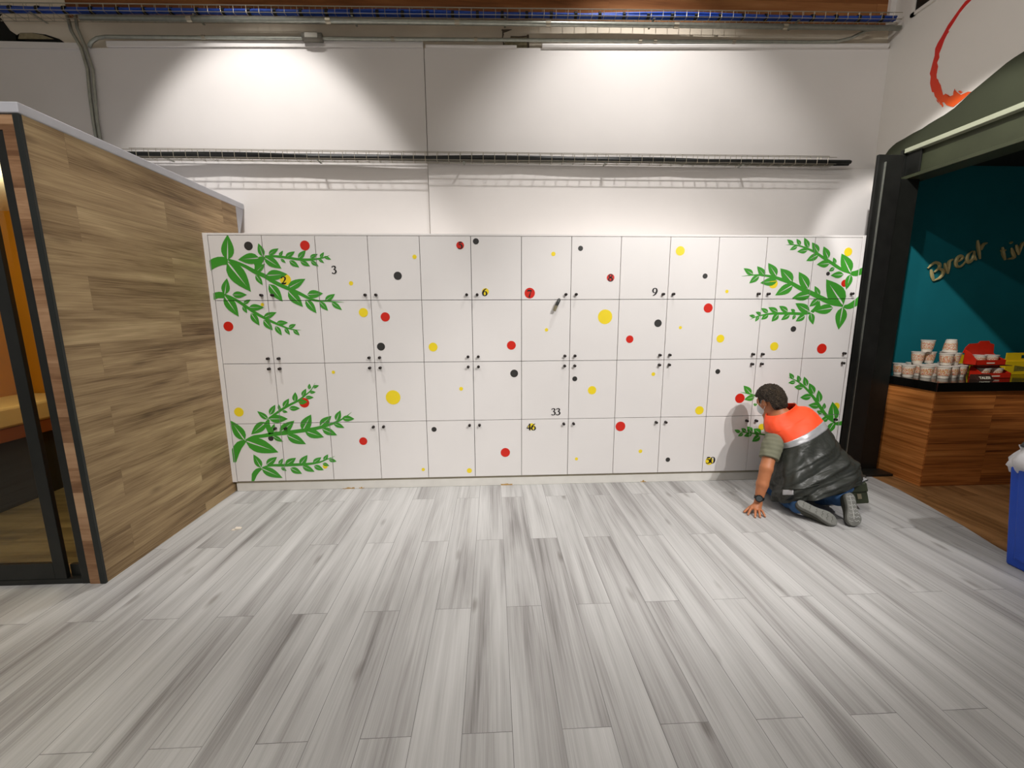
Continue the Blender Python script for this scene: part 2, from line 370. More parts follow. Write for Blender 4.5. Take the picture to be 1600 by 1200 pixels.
# ---- sticker, lettering and mural outlines in metres on their walls
BRANCHES=[{"poly":[[[-0.0079,1.8949],[0.0234,1.9116],[0.0581,1.9216],[0.0917,1.9225],[0.1205,1.9184],[0.1311,1.9009],[0.1289,1.8825],[0.1201,1.8641],[0.0886,1.8608],[0.0538,1.8507],[0.0227,1.8365],[-0.0064,1.818]],[[0.3205,1.8785],[0.3282,1.8559],[0.323,1.8222],[0.3596,1.8323],[0.4148,1.9163],[0.4032,1.9263],[0.3691,1.9229],[0.3591,1.9078]]],"stem":[[[0.1353,1.9009,0.0117],[0.1472,1.8951,0.0202],[0.1957,1.8784,0.0236],[0.2599,1.8491,0.0253],[0.3235,1.8113,0.0322],[0.3964,1.7774,0.0323],[0.4523,1.7392,0.0308],[0.5174,1.7049,0.0292],[0.5832,1.6748,0.0275],[0.6494,1.6446,0.0259],[0.7238,1.6055,0.0208],[0.7831,1.588,0.0157],[0.8524,1.5851,0.0105],[0.9303,1.5788,0.007],[0.9887,1.5769,0.0009]],[[0.4114,1.9246,0.0152],[0.4877,1.9264,0.0169],[0.58,1.9165,0.0186],[0.6639,1.904,0.0186],[0.7489,1.9016,0.017],[0.8178,1.9084,0.0119],[0.8701,1.9211,0.0076],[0.9054,1.9354,0.0008]]],"leaf":[[0.1292,1.8992,0.1508,2.085,0.0952],[0.1249,1.8842,0.2792,1.6583,0.1286],[0.3681,1.9137,0.2092,1.901,0.0824],[0.3988,1.9246,0.3727,2.0225,0.0501],[0.4067,1.9196,0.5297,1.8341,0.0722],[0.4425,1.9397,0.5204,1.9847,0.0378],[0.5217,1.9273,0.5527,1.9682,0.0236],[0.5673,1.9165,0.6419,1.9625,0.0379],[0.6644,1.9099,0.725,1.971,0.0422],[0.7544,1.9167,0.8138,1.9436,0.0296],[0.8313,1.9168,0.8627,1.9571,0.0254],[0.8619,1.9253,0.9131,1.9018,0.0238],[0.8176,1.9067,0.858,1.8764,0.0213],[0.7583,1.8915,0.8131,1.851,0.0324],[0.6781,1.8914,0.7489,1.851,0.0383],[0.5948,1.893,0.6644,1.8434,0.0409],[0.5298,1.9064,0.5661,1.877,0.0212],[0.3362,1.8113,0.4076,1.8702,0.0423],[0.3293,1.7859,0.374,1.7077,0.0411],[0.4071,1.7817,0.5701,1.7918,0.0768],[0.4226,1.7153,0.5143,1.5828,0.0762],[0.5625,1.6835,0.7039,1.756,0.0669],[0.5647,1.6603,0.6679,1.5405,0.0767],[0.7091,1.6358,0.831,1.6442,0.0624],[0.6936,1.5969,0.7681,1.4903,0.0596],[0.8439,1.5878,0.9235,1.6396,0.0434],[0.7997,1.5792,0.8596,1.5092,0.0438],[0.8934,1.5746,0.9694,1.5148,0.0404]]},{"poly":[[[-0.0086,1.6479],[0.0135,1.6555],[0.0351,1.6589],[0.0644,1.6562],[0.0794,1.6391],[0.073,1.6203],[0.0632,1.61],[0.025,1.6101],[-0.0106,1.5965]]],"stem":[[[0.0792,1.6374,0.012],[0.1235,1.6158,0.0189],[0.1793,1.5813,0.0224],[0.2268,1.5465,0.0225],[0.2904,1.4985,0.0226],[0.3553,1.4589,0.0209],[0.421,1.4235,0.0192],[0.4792,1.3968,0.0158],[0.5379,1.3726,0.0106],[0.5893,1.3607,0.0071],[0.6372,1.3586,0.0009]]],"leaf":[[0.0769,1.6391,0.1089,1.7607,0.0636],[0.074,1.6288,0.1647,1.466,0.0851],[0.136,1.6355,0.2451,1.6353,0.0515],[0.2138,1.5682,0.2693,1.5982,0.0293],[0.2054,1.5466,0.2313,1.4927,0.0312],[0.2516,1.5378,0.3659,1.5373,0.052],[0.2622,1.4925,0.3169,1.3968,0.0543],[0.3553,1.4589,0.4588,1.4995,0.0453],[0.3533,1.4388,0.4162,1.3574,0.0545],[0.4505,1.4145,0.5396,1.4185,0.0403],[0.4395,1.3908,0.4829,1.317,0.0406],[0.5429,1.3787,0.6002,1.4049,0.0316],[0.512,1.3745,0.5463,1.321,0.03],[0.5762,1.3608,0.6222,1.3178,0.0319]]},{"poly":[[[-0.0133,0.3787],[0.0097,0.4138],[0.0365,0.4416],[0.0683,0.4552],[0.0997,0.4566],[0.1093,0.4403],[0.0925,0.4173],[0.0683,0.3873],[0.0384,0.3318],[0.0091,0.2658],[-0.0138,0.2663]],[[0.2699,0.5902],[0.2866,0.6149],[0.3075,0.6345],[0.3178,0.6244],[0.3152,0.5895],[0.3376,0.5088],[0.2988,0.5014]]],"stem":[[[0.107,0.4545,0.0137],[0.1734,0.4815,0.0255],[0.2502,0.4902,0.0294],[0.3371,0.5037,0.0333],[0.433,0.5121,0.0334],[0.5392,0.5254,0.0314],[0.6454,0.5386,0.0295],[0.7331,0.5573,0.0256],[0.8116,0.5811,0.0197],[0.8809,0.6101,0.0137],[0.9409,0.6443,0.0088],[0.9866,0.6816,0.001]],[[0.3106,0.6374,0.0116],[0.3731,0.6782,0.0174],[0.4334,0.7169,0.0193],[0.503,0.7553,0.0174],[0.5622,0.784,0.0154],[0.6226,0.8274,0.0115],[0.6734,0.8707,0.0077],[0.7113,0.9307,0.001]]],"leaf":[[0.0996,0.4556,0.0055,0.6245,0.0918],[0.1066,0.4504,0.3617,0.3457,0.124],[0.2856,0.605,0.1569,0.504,0.0762],[0.3043,0.6316,0.2267,0.7002,0.0444],[0.3169,0.6343,0.4652,0.6319,0.0701],[0.3234,0.671,0.3757,0.7522,0.0443],[0.4069,0.7054,0.4024,0.7568,0.0241],[0.4269,0.6972,0.4704,0.6886,0.0233],[0.4393,0.7286,0.4905,0.8027,0.0442],[0.4857,0.721,0.5707,0.7197,0.0426],[0.5351,0.7765,0.5461,0.8558,0.0441],[0.5613,0.7742,0.6368,0.7731,0.0444],[0.5984,0.8208,0.6349,0.8829,0.0345],[0.6229,0.8097,0.6899,0.8098,0.0309],[0.6597,0.8768,0.6657,0.9244,0.0258],[0.6578,0.8533,0.7096,0.8536,0.025],[0.6892,0.892,0.7396,0.9089,0.0259],[0.3167,0.5092,0.3554,0.5938,0.0351],[0.3903,0.5129,0.5168,0.6161,0.0761],[0.3332,0.4836,0.4087,0.4366,0.0395],[0.4464,0.4917,0.5935,0.4127,0.0773],[0.5759,0.5308,0.6561,0.6658,0.0857],[0.5946,0.5264,0.7453,0.469,0.0792],[0.7203,0.5645,0.8198,0.6512,0.0665],[0.7367,0.5421,0.8543,0.4843,0.0614],[0.857,0.6105,0.8968,0.6969,0.0508],[0.8333,0.5888,0.9196,0.547,0.0415],[0.9063,0.6298,1.0066,0.6231,0.0511]]},{"poly":[[[0.1248,0.1599],[0.142,0.1854],[0.1631,0.2036],[0.1851,0.2114],[0.2045,0.2131],[0.2136,0.1994],[0.1891,0.1761],[0.1669,0.1485],[0.1369,0.0928],[0.1158,0.0933]]],"stem":[[[0.2152,0.2149,0.008],[0.291,0.2319,0.018],[0.3874,0.2319,0.024],[0.5132,0.2343,0.0241],[0.6106,0.2395,0.0201],[0.6892,0.2513,0.0141],[0.7493,0.2739,0.009],[0.8244,0.3033,0.001]]],"leaf":[[0.2075,0.2151,0.1575,0.3314,0.0614],[0.2116,0.2077,0.3748,0.1197,0.0787],[0.2533,0.24,0.3463,0.305,0.0557],[0.3571,0.2377,0.3931,0.2917,0.0319],[0.371,0.2115,0.4135,0.1814,0.0261],[0.4088,0.2335,0.5012,0.2946,0.0559],[0.4476,0.2046,0.538,0.1525,0.0545],[0.5285,0.2319,0.5978,0.3173,0.0539],[0.5488,0.2201,0.6435,0.169,0.0505],[0.6382,0.2451,0.7102,0.2954,0.0421],[0.644,0.2211,0.7205,0.1808,0.0445],[0.7292,0.266,0.7673,0.319,0.034],[0.7175,0.2403,0.7693,0.2184,0.0303],[0.7706,0.2734,0.8335,0.2555,0.0342]]},{"poly":[[[5.1372,1.8113],[5.1618,1.816],[5.1861,1.8226],[5.2257,1.8424],[5.2295,1.7877],[5.1829,1.7735],[5.1501,1.7764],[5.1354,1.7877]]],"stem":[[[5.1346,1.7934,0.0079],[5.0653,1.8207,0.0196],[5.0113,1.8489,0.0253],[4.9463,1.8862,0.0233],[4.8711,1.928,0.0213],[4.8068,1.965,0.0173],[4.7442,1.9907,0.0153],[4.6825,2.0108,0.0115],[4.622,2.0216,0.0076],[4.553,2.0224,0.001]]],"leaf":[[5.1303,1.8028,5.0334,1.9543,0.1006],[5.1334,1.7877,5.1117,1.6643,0.0614],[5.0718,1.7878,4.963,1.7803,0.0548],[4.9874,1.8395,4.9435,1.8142,0.0332],[4.9928,1.8751,4.9675,1.9235,0.031],[4.9425,1.8769,4.8337,1.8675,0.0601],[4.9274,1.917,4.8738,2.0094,0.0595],[4.8391,1.9447,4.7406,1.8954,0.0541],[4.8368,1.9632,4.7728,2.0413,0.0554],[4.7407,1.9787,4.6556,1.9693,0.0403],[4.7498,2.0017,4.7023,2.0777,0.0438],[4.6526,2.0125,4.592,1.9811,0.0325],[4.6782,2.0218,4.6394,2.0683,0.0323],[4.6186,2.0253,4.5613,2.0635,0.0332]]},{"poly":[[[5.1133,1.5393],[5.1413,1.544],[5.1714,1.5633],[5.2038,1.5873],[5.2299,1.6122],[5.2341,1.5389],[5.203,1.5196],[5.1691,1.5052],[5.1384,1.5053],[5.106,1.518]],[[4.8945,1.5786],[4.9092,1.5256],[4.8742,1.4967],[4.8514,1.4745],[4.8245,1.4872],[4.8514,1.5161]]],"stem":[[[5.1024,1.5297,0.014],[5.0094,1.5542,0.0358],[4.9345,1.5833,0.0397],[4.8701,1.6122,0.0376],[4.7953,1.6459,0.0354],[4.7109,1.6793,0.0333],[4.6364,1.7173,0.0293],[4.5533,1.7457,0.0253],[4.4712,1.7693,0.0213],[4.3906,1.7805,0.0155],[4.3111,1.7834,0.0096],[4.2082,1.7741,0.001]],[[4.8262,1.4727,0.014],[4.7454,1.4682,0.0219],[4.6639,1.4715,0.0219],[4.5627,1.4719,0.0198],[4.4822,1.4694,0.0158],[4.4226,1.46,0.0119],[4.3636,1.4458,0.0079],[4.3105,1.4219,0.001]]],"leaf":[[5.1031,1.5394,4.9298,1.7482,0.1519],[5.1024,1.5219,5.0894,1.3344,0.0993],[5.0175,1.5155,4.8526,1.49,0.0817],[4.887,1.6151,4.8377,1.6952,0.0452],[4.8097,1.6267,4.6539,1.5966,0.0768],[4.7836,1.6763,4.688,1.8085,0.0835],[4.65,1.7031,4.5068,1.6199,0.0804],[4.6435,1.7249,4.5286,1.8366,0.0888],[4.5115,1.7363,4.3698,1.7205,0.066],[4.5022,1.7767,4.4223,1.8784,0.0691],[4.4029,1.7768,4.332,1.8533,0.0537],[4.3541,1.7787,4.2777,1.7178,0.0484],[4.3028,1.7881,4.2202,1.8374,0.0441],[4.8834,1.5863,4.8125,1.5279,0.0517],[4.8165,1.4853,4.6878,1.5553,0.0712],[4.829,1.4746,4.8621,1.378,0.0523],[4.7817,1.4535,4.7079,1.4052,0.05],[4.691,1.483,4.6548,1.5073,0.0278],[4.6978,1.4587,4.6778,1.42,0.026],[4.6496,1.4638,4.5796,1.4176,0.0438],[4.6288,1.4871,4.551,1.5337,0.0454],[4.5512,1.4662,4.499,1.4044,0.0498],[4.5433,1.4836,4.4596,1.5225,0.0434],[4.4645,1.4646,4.4073,1.4214,0.0397],[4.461,1.4791,4.398,1.516,0.0355],[4.3853,1.4505,4.3575,1.4051,0.0278],[4.402,1.4649,4.3549,1.4844,0.0276],[4.3536,1.4458,4.3022,1.4577,0.0257]]},{"poly":[[[5.1559,0.5215],[5.1891,0.5277],[5.2224,0.5339],[5.3023,0.5489],[5.2918,0.526],[5.2603,0.5062],[5.2275,0.4959],[5.1864,0.4966],[5.1654,0.501]]],"stem":[[[5.163,0.5187,0.0109],[5.1106,0.5561,0.0218],[5.0799,0.5835,0.0272],[5.0164,0.6583,0.027],[4.9525,0.739,0.0241],[4.8909,0.8059,0.0187],[4.8312,0.8591,0.0159],[4.7734,0.899,0.0106],[4.6972,0.9285,0.0013]]],"leaf":[[5.1565,0.5377,5.1178,0.7101,0.0971],[5.1586,0.5214,5.1006,0.4204,0.0688],[5.0984,0.5657,5.0314,0.5371,0.0518],[5.0478,0.6444,5.0461,0.7005,0.035],[5.0363,0.6071,4.9858,0.632,0.0325],[5.0103,0.6744,4.9027,0.6839,0.0565],[5.0033,0.7091,4.9781,0.8153,0.0561],[4.9206,0.7593,4.821,0.7514,0.0561],[4.9429,0.7854,4.8863,0.8781,0.0584],[4.8362,0.8394,4.7594,0.8469,0.0477],[4.8694,0.8521,4.8357,0.9347,0.0475],[4.764,0.8887,4.7022,0.8829,0.0343],[4.8034,0.8921,4.7759,0.947,0.0369],[4.7424,0.915,4.702,0.9686,0.0368]]},{"poly":[[[5.2088,0.3263],[5.228,0.337],[5.2411,0.3423],[5.2541,0.3172],[5.2328,0.301],[5.207,0.2876],[5.179,0.291],[5.1629,0.3093]]],"stem":[[[5.1776,0.3021,0.025],[5.0827,0.3453,0.0304],[4.963,0.4297,0.0302],[4.843,0.5267,0.0272],[4.7258,0.6092,0.0242],[4.6113,0.6776,0.0201],[4.4984,0.7387,0.0159],[4.4084,0.7781,0.0119],[4.3475,0.7933,0.0079],[4.2843,0.8073,0.0013]],[[4.8634,0.3494,0.0165],[4.7512,0.3789,0.0164],[4.6268,0.4017,0.015],[4.53,0.4239,0.0122],[4.4345,0.4364,0.0095],[4.3529,0.4474,0.0068],[4.2648,0.4584,0.0013]],[[5.0827,0.3453,0.0194],[4.9738,0.3405,0.0193],[4.8634,0.3494,0.0165]]],"leaf":[[4.3809,0.789,4.3082,0.863,0.0551],[4.4139,0.7623,4.3259,0.7412,0.0529],[4.3153,0.448,4.2623,0.4719,0.0296],[4.3657,0.4539,4.3227,0.4843,0.035],[4.343,0.4381,4.2982,0.4145,0.0325],[4.4227,0.4475,4.3721,0.501,0.0485],[4.4238,0.4353,4.3506,0.4135,0.0434],[4.4999,0.4285,4.4344,0.4797,0.0621],[4.4975,0.4109,4.4307,0.3631,0.0572],[4.4285,0.7067,4.4244,0.6804,0.032],[4.599,0.409,4.5368,0.3556,0.0546],[4.5951,0.7043,4.535,0.7711,0.061]]}]
DOTS=[["k",0.2968,2.0024,0.0321],["r",0.7223,2.0068,0.0367],["y",1.0538,1.7215,0.0166],["y",0.5511,1.75,0.0426],["r",0.0763,1.3908,0.038],["y",0.3558,1.559,0.0137],["y",0.0793,0.6955,0.0379],["y",0.8639,1.0162,0.0134],["r",0.6098,0.7656,0.0402],["k",0.3124,0.4671,0.0223],["r",1.0664,0.4291,0.0334],["y",0.7347,0.2138,0.0201],["y",1.5585,1.9236,0.0165],["k",1.4209,1.7786,0.0319],["r",1.9175,2.0108,0.0302],["k",2.0414,2.0416,0.0234],["y",2.1103,1.6546,0.0276],["r",2.4667,1.6427,0.042],["y",1.1353,1.494,0.0359],["r",1.3059,1.4588,0.0366],["k",1.2585,1.2214,0.0321],["y",1.6775,1.2144,0.036],["r",2.3164,1.2234,0.0364],["y",1.3336,0.8008,0.0601],["y",1.8964,0.8658,0.0159],["k",2.3387,0.9899,0.0323],["k",1.6605,0.521,0.0211],["y",1.5558,0.1676,0.0144],["y",1.9493,0.149,0.0218],["r",2.2603,0.3056,0.04],["y",2.6545,1.9472,0.0169],["k",2.8718,1.9903,0.0199],["r",3.1219,1.7626,0.031],["y",3.6828,1.9728,0.0365],["y",2.6054,1.3479,0.014],["y",3.0874,1.4512,0.0593],["r",3.3005,1.2665,0.0312],["k",3.5322,1.3962,0.0311],["y",3.7236,1.3593,0.0127],["k",2.8477,0.9387,0.0209],["y",2.9963,0.8396,0.0358],["y",3.5156,0.9709,0.0158],["y",3.9366,0.6507,0.037],["y",2.4855,0.5303,0.0297],["r",3.2521,0.52,0.0424],["y",3.4374,0.2934,0.0165],["y",2.8771,0.2351,0.0136],["k",3.6858,0.2111,0.0201],["k",3.9022,1.7753,0.0207],["r",3.9475,1.5186,0.0379],["y",4.0951,1.6523,0.0136],["y",4.0717,1.2657,0.0333],["y",4.5438,1.197,0.036],["k",4.6947,1.3417,0.0239],["r",4.9634,1.1746,0.0425],["y",4.4822,1.7129,0.0368],["y",5.0884,1.9676,0.034],["r",5.0922,1.7167,0.0293],["k",4.9391,1.7937,0.0158],["k",4.0716,0.9872,0.0209],["r",4.2853,0.7522,0.042],["y",5.1569,0.6693,0.0316],["y",4.059,0.1897,0.0348],["k",4.7714,0.6819,0.0239],["y",4.5038,0.4939,0.0287]]
NUMS=[["2",0.536,1.7451,0.0587],["3",0.9293,1.8251,0.0612],["5",1.9175,2.0104,0.0541],["6",2.1042,1.6521,0.0609],["7",2.4657,1.6377,0.0614],["8",3.1219,1.7626,0.058],["9",3.4922,1.648,0.0652],["33",2.6905,0.658,0.0607],["46",2.4811,0.5287,0.061],["50",4.0675,0.1984,0.0615]]
RING=[[-0.2294,3.788],[-0.1449,3.7908],[-0.0654,3.783],[-0.0109,3.7812],[0.0161,3.7604],[0.0471,3.7328],[0.0945,3.6878],[0.1205,3.6455],[0.1359,3.6231],[0.156,3.5985],[0.1703,3.5655],[0.1666,3.5175],[0.1639,3.5252],[0.1743,3.4662],[0.1845,3.3923],[0.1718,3.3623],[0.1702,3.3146],[0.1589,3.2808],[0.143,3.2374],[0.1263,3.2256],[0.114,3.1917],[0.0953,3.1662],[0.0785,3.1398],[0.0655,3.1245],[0.0646,3.113],[0.0471,3.093],[0.0389,3.0773],[0.0344,3.0845],[0.049,3.117],[0.0309,3.1105],[0.009,3.0786],[-0.0244,3.0544],[-0.0445,3.0427],[-0.0657,3.0511],[-0.1111,3.0702],[-0.1568,3.094],[-0.1354,3.1059],[-0.1141,3.1056],[-0.088,3.1057],[-0.0563,3.1385],[-0.0335,3.169],[-0.029,3.1578],[-0.0302,3.133],[-0.01,3.1335],[0.0085,3.1458],[0.0356,3.1695],[0.0495,3.1678],[0.0689,3.2185],[0.0827,3.2574],[0.1024,3.2902],[0.1105,3.3109],[0.1247,3.3273],[0.1298,3.3595],[0.1267,3.4132],[0.1399,3.4478],[0.1272,3.4776],[0.1341,3.5087],[0.1225,3.5386],[0.1074,3.5931],[0.0931,3.6204],[0.0796,3.6346],[0.0872,3.6418],[0.0563,3.6777],[0.019,3.7238],[-0.0202,3.7498],[-0.0598,3.7659],[-0.1506,3.7547],[-0.2266,3.7587]]
HILL=[[0.4855,2.8926],[0.4625,2.9187],[0.4292,2.9383],[0.3957,2.952],[0.3276,2.9602],[0.252,2.9731],[0.1784,2.9782],[0.1293,2.9919],[0.0808,3.0002],[0.0149,3.0095],[-0.0558,3.0286],[-0.1126,3.0607],[-0.1592,3.0893],[-0.2133,3.1119],[-0.2724,3.1383],[-0.3223,3.1599],[-0.3636,3.1781],[-0.4048,3.1889],[-0.4586,3.1979]]
SPLAT=[[[0.0365,3.1755],[0.0094,3.1517],[-0.0105,3.1305],[-0.005,3.1304],[0.0189,3.1525]],[[-0.0624,3.1444],[-0.0752,3.1418],[-0.0872,3.1325],[-0.0821,3.1261],[-0.0991,3.1233],[-0.0862,3.1171],[-0.0735,3.1302]],[[0.0983,3.1601],[0.0838,3.1422],[0.0729,3.1223],[0.0873,3.1401]],[[-0.0326,3.1748],[-0.0399,3.157],[-0.0334,3.1584]]]
LETTERS=[[[[6.4217,1.8976],[6.4511,1.9298],[6.4889,1.9523],[6.529,1.9427],[6.5381,1.9105],[6.5153,1.8815],[6.4942,1.8621]],[[6.4942,1.8621],[6.5346,1.8912],[6.5748,1.8815],[6.5846,1.8459],[6.5564,1.8069],[6.5013,1.7809]],[[6.5013,1.7809],[6.4748,1.8329],[6.4569,1.8879]]],[[[6.5872,1.9492],[6.6104,1.8976],[6.6401,1.8491]],[[6.6401,1.8491],[6.636,1.9106],[6.6337,1.9621],[6.6646,1.9846]]],[[[6.7048,1.9557],[6.7432,1.975],[6.7594,2.0007],[6.739,2.0167],[6.7105,2.0007],[6.698,1.9621],[6.7107,1.9235],[6.7476,1.9138],[6.7785,1.9364],[6.8005,1.9687]]],[[[6.8528,2.0617],[6.8164,2.0329],[6.8073,1.988],[6.8309,1.9558],[6.8611,1.9816],[6.8725,2.0394],[6.8697,2.0649]],[[6.8725,2.0394],[6.882,2.0009],[6.9074,1.9784]]],[[[6.8856,2.1636],[6.9055,2.0969],[6.9441,1.9881]],[[6.9847,2.1385],[6.9465,2.1193],[6.9384,2.0715]]],[[[7.1535,2.1007],[7.173,2.0399],[7.2068,1.9788]],[[7.1425,2.0687],[7.1678,2.0655],[7.1911,2.072]]],[[[7.2463,2.0945],[7.2704,2.0465],[7.2905,2.0014],[7.233,1.9885]],[[7.2286,2.1456],[7.237,2.1392]]],[[[7.2895,2.1234],[7.3144,2.0723],[7.3381,2.0273]],[[7.3381,2.0273],[7.3435,2.0852],[7.3515,2.13],[7.3784,2.1364],[7.4078,2.0981],[7.4295,2.0468]]],[[[7.4699,2.0726],[7.5167,2.0855],[7.516,2.1208],[7.4856,2.1303],[7.4608,2.0982],[7.4755,2.0469],[7.5209,2.0341],[7.5493,2.0663]]]]

# ------------------------------------------------------------------ the setting
XR = 5.75          # plane of the right wall
YB = 0.60          # plane of the back wall
# grey plank floor with its curved edge, brown floor of the break area beyond
edge = [(5.60, .62), (5.60, .02), (5.58, -.25), (5.52, -.55), (5.44, -.86), (5.36, -1.12), (5.30, -1.5), (5.28, -2.2), (5.3, -7.5)]
fl = MB().prism([(-7.0, -7.5), (-7.0, -1.17), (-.02, -1.17), (-.05, .62)]+edge, -.012, 0, 'xy')
struct(fl, 'floor', 'floor_vinyl')
struct(MB().prism(edge+[(9.6, -7.5), (9.6, .62)], -.012, -.001, 'xy'), 'floor_break_area', 'brown_floor')
struct(box((-2.6, -1.17, -.012), (-.06, .62, -.001)), 'floor_side_room', 'room_floor')

def zt(x): return 3.668+(x+1.2)*.0203      # top of the painted boards, very slightly out of level
b = MB()
b.prism([(-7.0, 0), (1.602, 0), (1.602, zt(1.6)), (-1.2, zt(-1.2)), (-7.0, zt(-1.2)-.02)], YB, YB+.03, 'xz')
b.prism([(1.608, 2.80), (5.75, 2.80), (5.75, zt(5.75)), (1.608, zt(1.6))], YB-.004, YB+.03, 'xz')
b.prism([(1.608, 0), (5.75, 0), (5.75, 2.795), (1.608, 2.795)], YB-.02, YB+.03, 'xz')
struct(b, 'wall_back', 'wall_paint', bevel=.002)
b = box((-7.0, YB+.03, 0), (5.85, YB+.05, 3.66))
struct(b, 'wall_back_joint', 'joint_dark')
# rendered band above the boards
struct(MB().prism([(-7.0, 3.62), (5.85, 3.62), (5.85, 4.02), (-7.0, 3.93)], YB+.032, YB+.07, 'xz'), 'wall_upper_back', 'wall_band')
struct(MB().prism([(-1.30, 3.905), (5.70, 3.985), (5.70, 5.2), (-1.30, 5.2)], YB+.02, YB+.07, 'xz'), 'wall_board_back', 'brown_board')
struct(box((-7.0, YB+.025, 3.93), (-1.30, YB+.07, 5.2)), 'wall_board_left', 'wall_band')
struct(box((5.70, YB-.01, 4.0), (5.75, YB+.07, 5.2)), 'wall_board_right', 'wall_paint')
struct(MB().box((-7.0, YB-.012, zt(-1.2)-.018), (-1.22, YB, zt(-1.2)+.03)).prism([(-1.0, zt(-1)+.002), (1.60, zt(1.6)+.002), (1.60, zt(1.6)+.05), (-1.0, zt(-1)+.045)], YB-.012, YB+.03, 'xz'), 'trim_1', 'wall_paint', bevel=.002)
b = MB(); b.tube([(1.62, YB-.006, zt(1.6)+.012), (2.4, YB-.006, zt(2.4)+.006)], .012, 8)
b.tube([(2.62, YB-.006, zt(2.6)+.010), (5.72, YB-.01, zt(5.7)+.012)], .021, 8)
struct(b, 'trim_2', 'wall_paint')
# broken places in the band
def patch(name, pts, mat, y0=YB+.028, y1=YB+.034):
    struct(MB().prism(pts, y0, y1, 'xz'), name, mat)
patch('wall_hole_left', [(-7.0, 3.66), (-1.55, 3.70), (-1.66, 3.72), (-1.78, 3.80), (-1.84, 3.90), (-1.80, 3.93), (-1.62, 3.94), (-1.60, 3.98), (-7.0, 3.98)], 'cavity_shade')  # flat panel, the hole's inner shade is in its colour
patch('wall_patch_left', [(-1.74, 3.712), (-1.35, 3.712), (-1.40, 3.745), (-1.50, 3.775), (-1.60, 3.785), (-1.70, 3.782), (-1.74, 3.76)], 'cavity_shade')
patch('wall_plaster_left', [(-1.72, 3.735), (-1.44, 3.74), (-1.52, 3.768), (-1.60, 3.780), (-1.70, 3.776)], 'broken_plaster', YB+.022, YB+.03)
b = MB()
b.tube([(2.281, YB+.03, 3.90), (2.285, YB+.03, 3.86), (2.278, YB+.03, 3.83), (2.29, YB+.03, 3.79), (2.285, YB+.03, 3.76)], [.004, .008, .003, .006, .003], 6)
b.prism([(2.27, 3.895), (2.36, 3.90), (2.32, 3.885), (2.29, 3.875)], YB+.026, YB+.034)
b.tube([(2.35, YB+.03, 3.845), (2.42, YB+.03, 3.845), (2.50, YB+.03, 3.853)], .005, 6)
b.tube([(2.50, YB+.03, 3.86), (2.504, YB+.03, 3.75)], .010, 6)
struct(b, 'wall_crack', 'joint_dark')
patch('wall_niche', [(2.35, 3.84), (2.50, 3.845), (2.50, 3.745), (2.29, 3.745), (2.29, 3.79)], 'broken_plaster', YB+.029, YB+.033)

# right wall above the opening, mural, ring, beam, window
struct(MB().prism([(YB+.07, 2.60), (YB+.07, 5.2), (-7.5, 5.2), (-7.5, 2.60)], XR, XR+.12, 'yz'), 'wall_right', 'wall_side_paint')
hill = [tuple(q) for q in HILL]
hill = [(YB-.02, 2.70)]+[(YB-.02, 2.83)]+hill+[(-.75, 3.36), (-1.2, 3.52), (-1.8, 3.50), (-2.6, 3.25), (-4.0, 2.95), (-7.4, 2.9), (-7.4, 2.62), (0.45, 2.62), (.45, 2.70)]
struct(MB().prism(hill, XR-.006, XR+.002, 'yz'), 'wall_mural', 'olive_mural')
b = MB(); b.prism([tuple(q) for q in RING], XR-.004, XR+.002, 'yz')
for q in SPLAT: b.prism([tuple(x) for x in q], XR-.004, XR+.002, 'yz')
m_, nt_, b_ = newmat('ring_red', .6)
sp_ = nt_.nodes.new('ShaderNodeSeparateXYZ'); nt_.links.new(worldpos(nt_), sp_.inputs[0])
nt_.links.new(ramp(nt_, mth(nt_, 'SUBTRACT', sp_.outputs[2], 3.0), [(.08, (238, 92, 26)), (.22, (214, 60, 26)), (.6, (196, 32, 26))]), b_.inputs['Base Color'])
struct(b, 'wall_ring_painting', 'ring_red')
b = MB()
b.prism([(.40, 3.965), (.40, 4.6), (-.9, 4.6), (-.9, 3.965)], XR-.004, XR+.01, 'yz')
w1 = thing('window_1', (XR, -.2, 3.96), 'dark clerestory window high on the right wall', 'window'); w1['kind'] = 'structure'
del w1['category']
b = MB()
for a, c in (((XR-.02, .42, 3.94), (XR+.0, .385, 4.62)), ((XR-.02, -.95, 3.94), (XR, -.915, 4.62)), ((XR-.02, -.95, 3.94), (XR, .42, 3.965)), ((XR-.02, -.95, 4.6), (XR, .42, 4.62))):
    b.box(tuple(min(p, q) for p, q in zip(a, c)), tuple(max(p, q) for p, q in zip(a, c)))
build(b, 'window_frame', 'wall_side_paint', w1)
build(box((XR-.012, .12, 3.965), (XR-.002, .385, 4.6)), 'window_mullion', 'black_metal', w1)
build(box((XR-.008, -.915, 3.965), (XR-.002, .12, 4.6)), 'window_pane', 'jbox', w1)

bt = thing('steel_beam', (XR-.06, -3, 2.58), 'olive painted steel beam with its top flange coloured as lit over the break area opening', 'beam')
build(box((XR-.09, -7.4, 2.80), (XR, .22, 2.836)), 'top_flange', 'flange_lit', bt, bevel=.003, label='flange edge coloured as lit')  # light on the flange edge is put into the colour
build(box((XR-.035, -7.4, 2.612), (XR-.002, .235, 2.80)), 'web', 'olive_beam', bt)
build(box((XR-.085, -7.4, 2.585), (XR+.11, .235, 2.612)), 'bottom_flange', 'olive_beam', bt, bevel=.003)
build(MB().box((XR-.10, .225, 2.59), (XR-.02, .245, 2.83)).box((XR-.06, .10, 2.62), (XR-.045, .225, 2.80)), 'end_plate', 'black_metal', bt, bevel=.003)

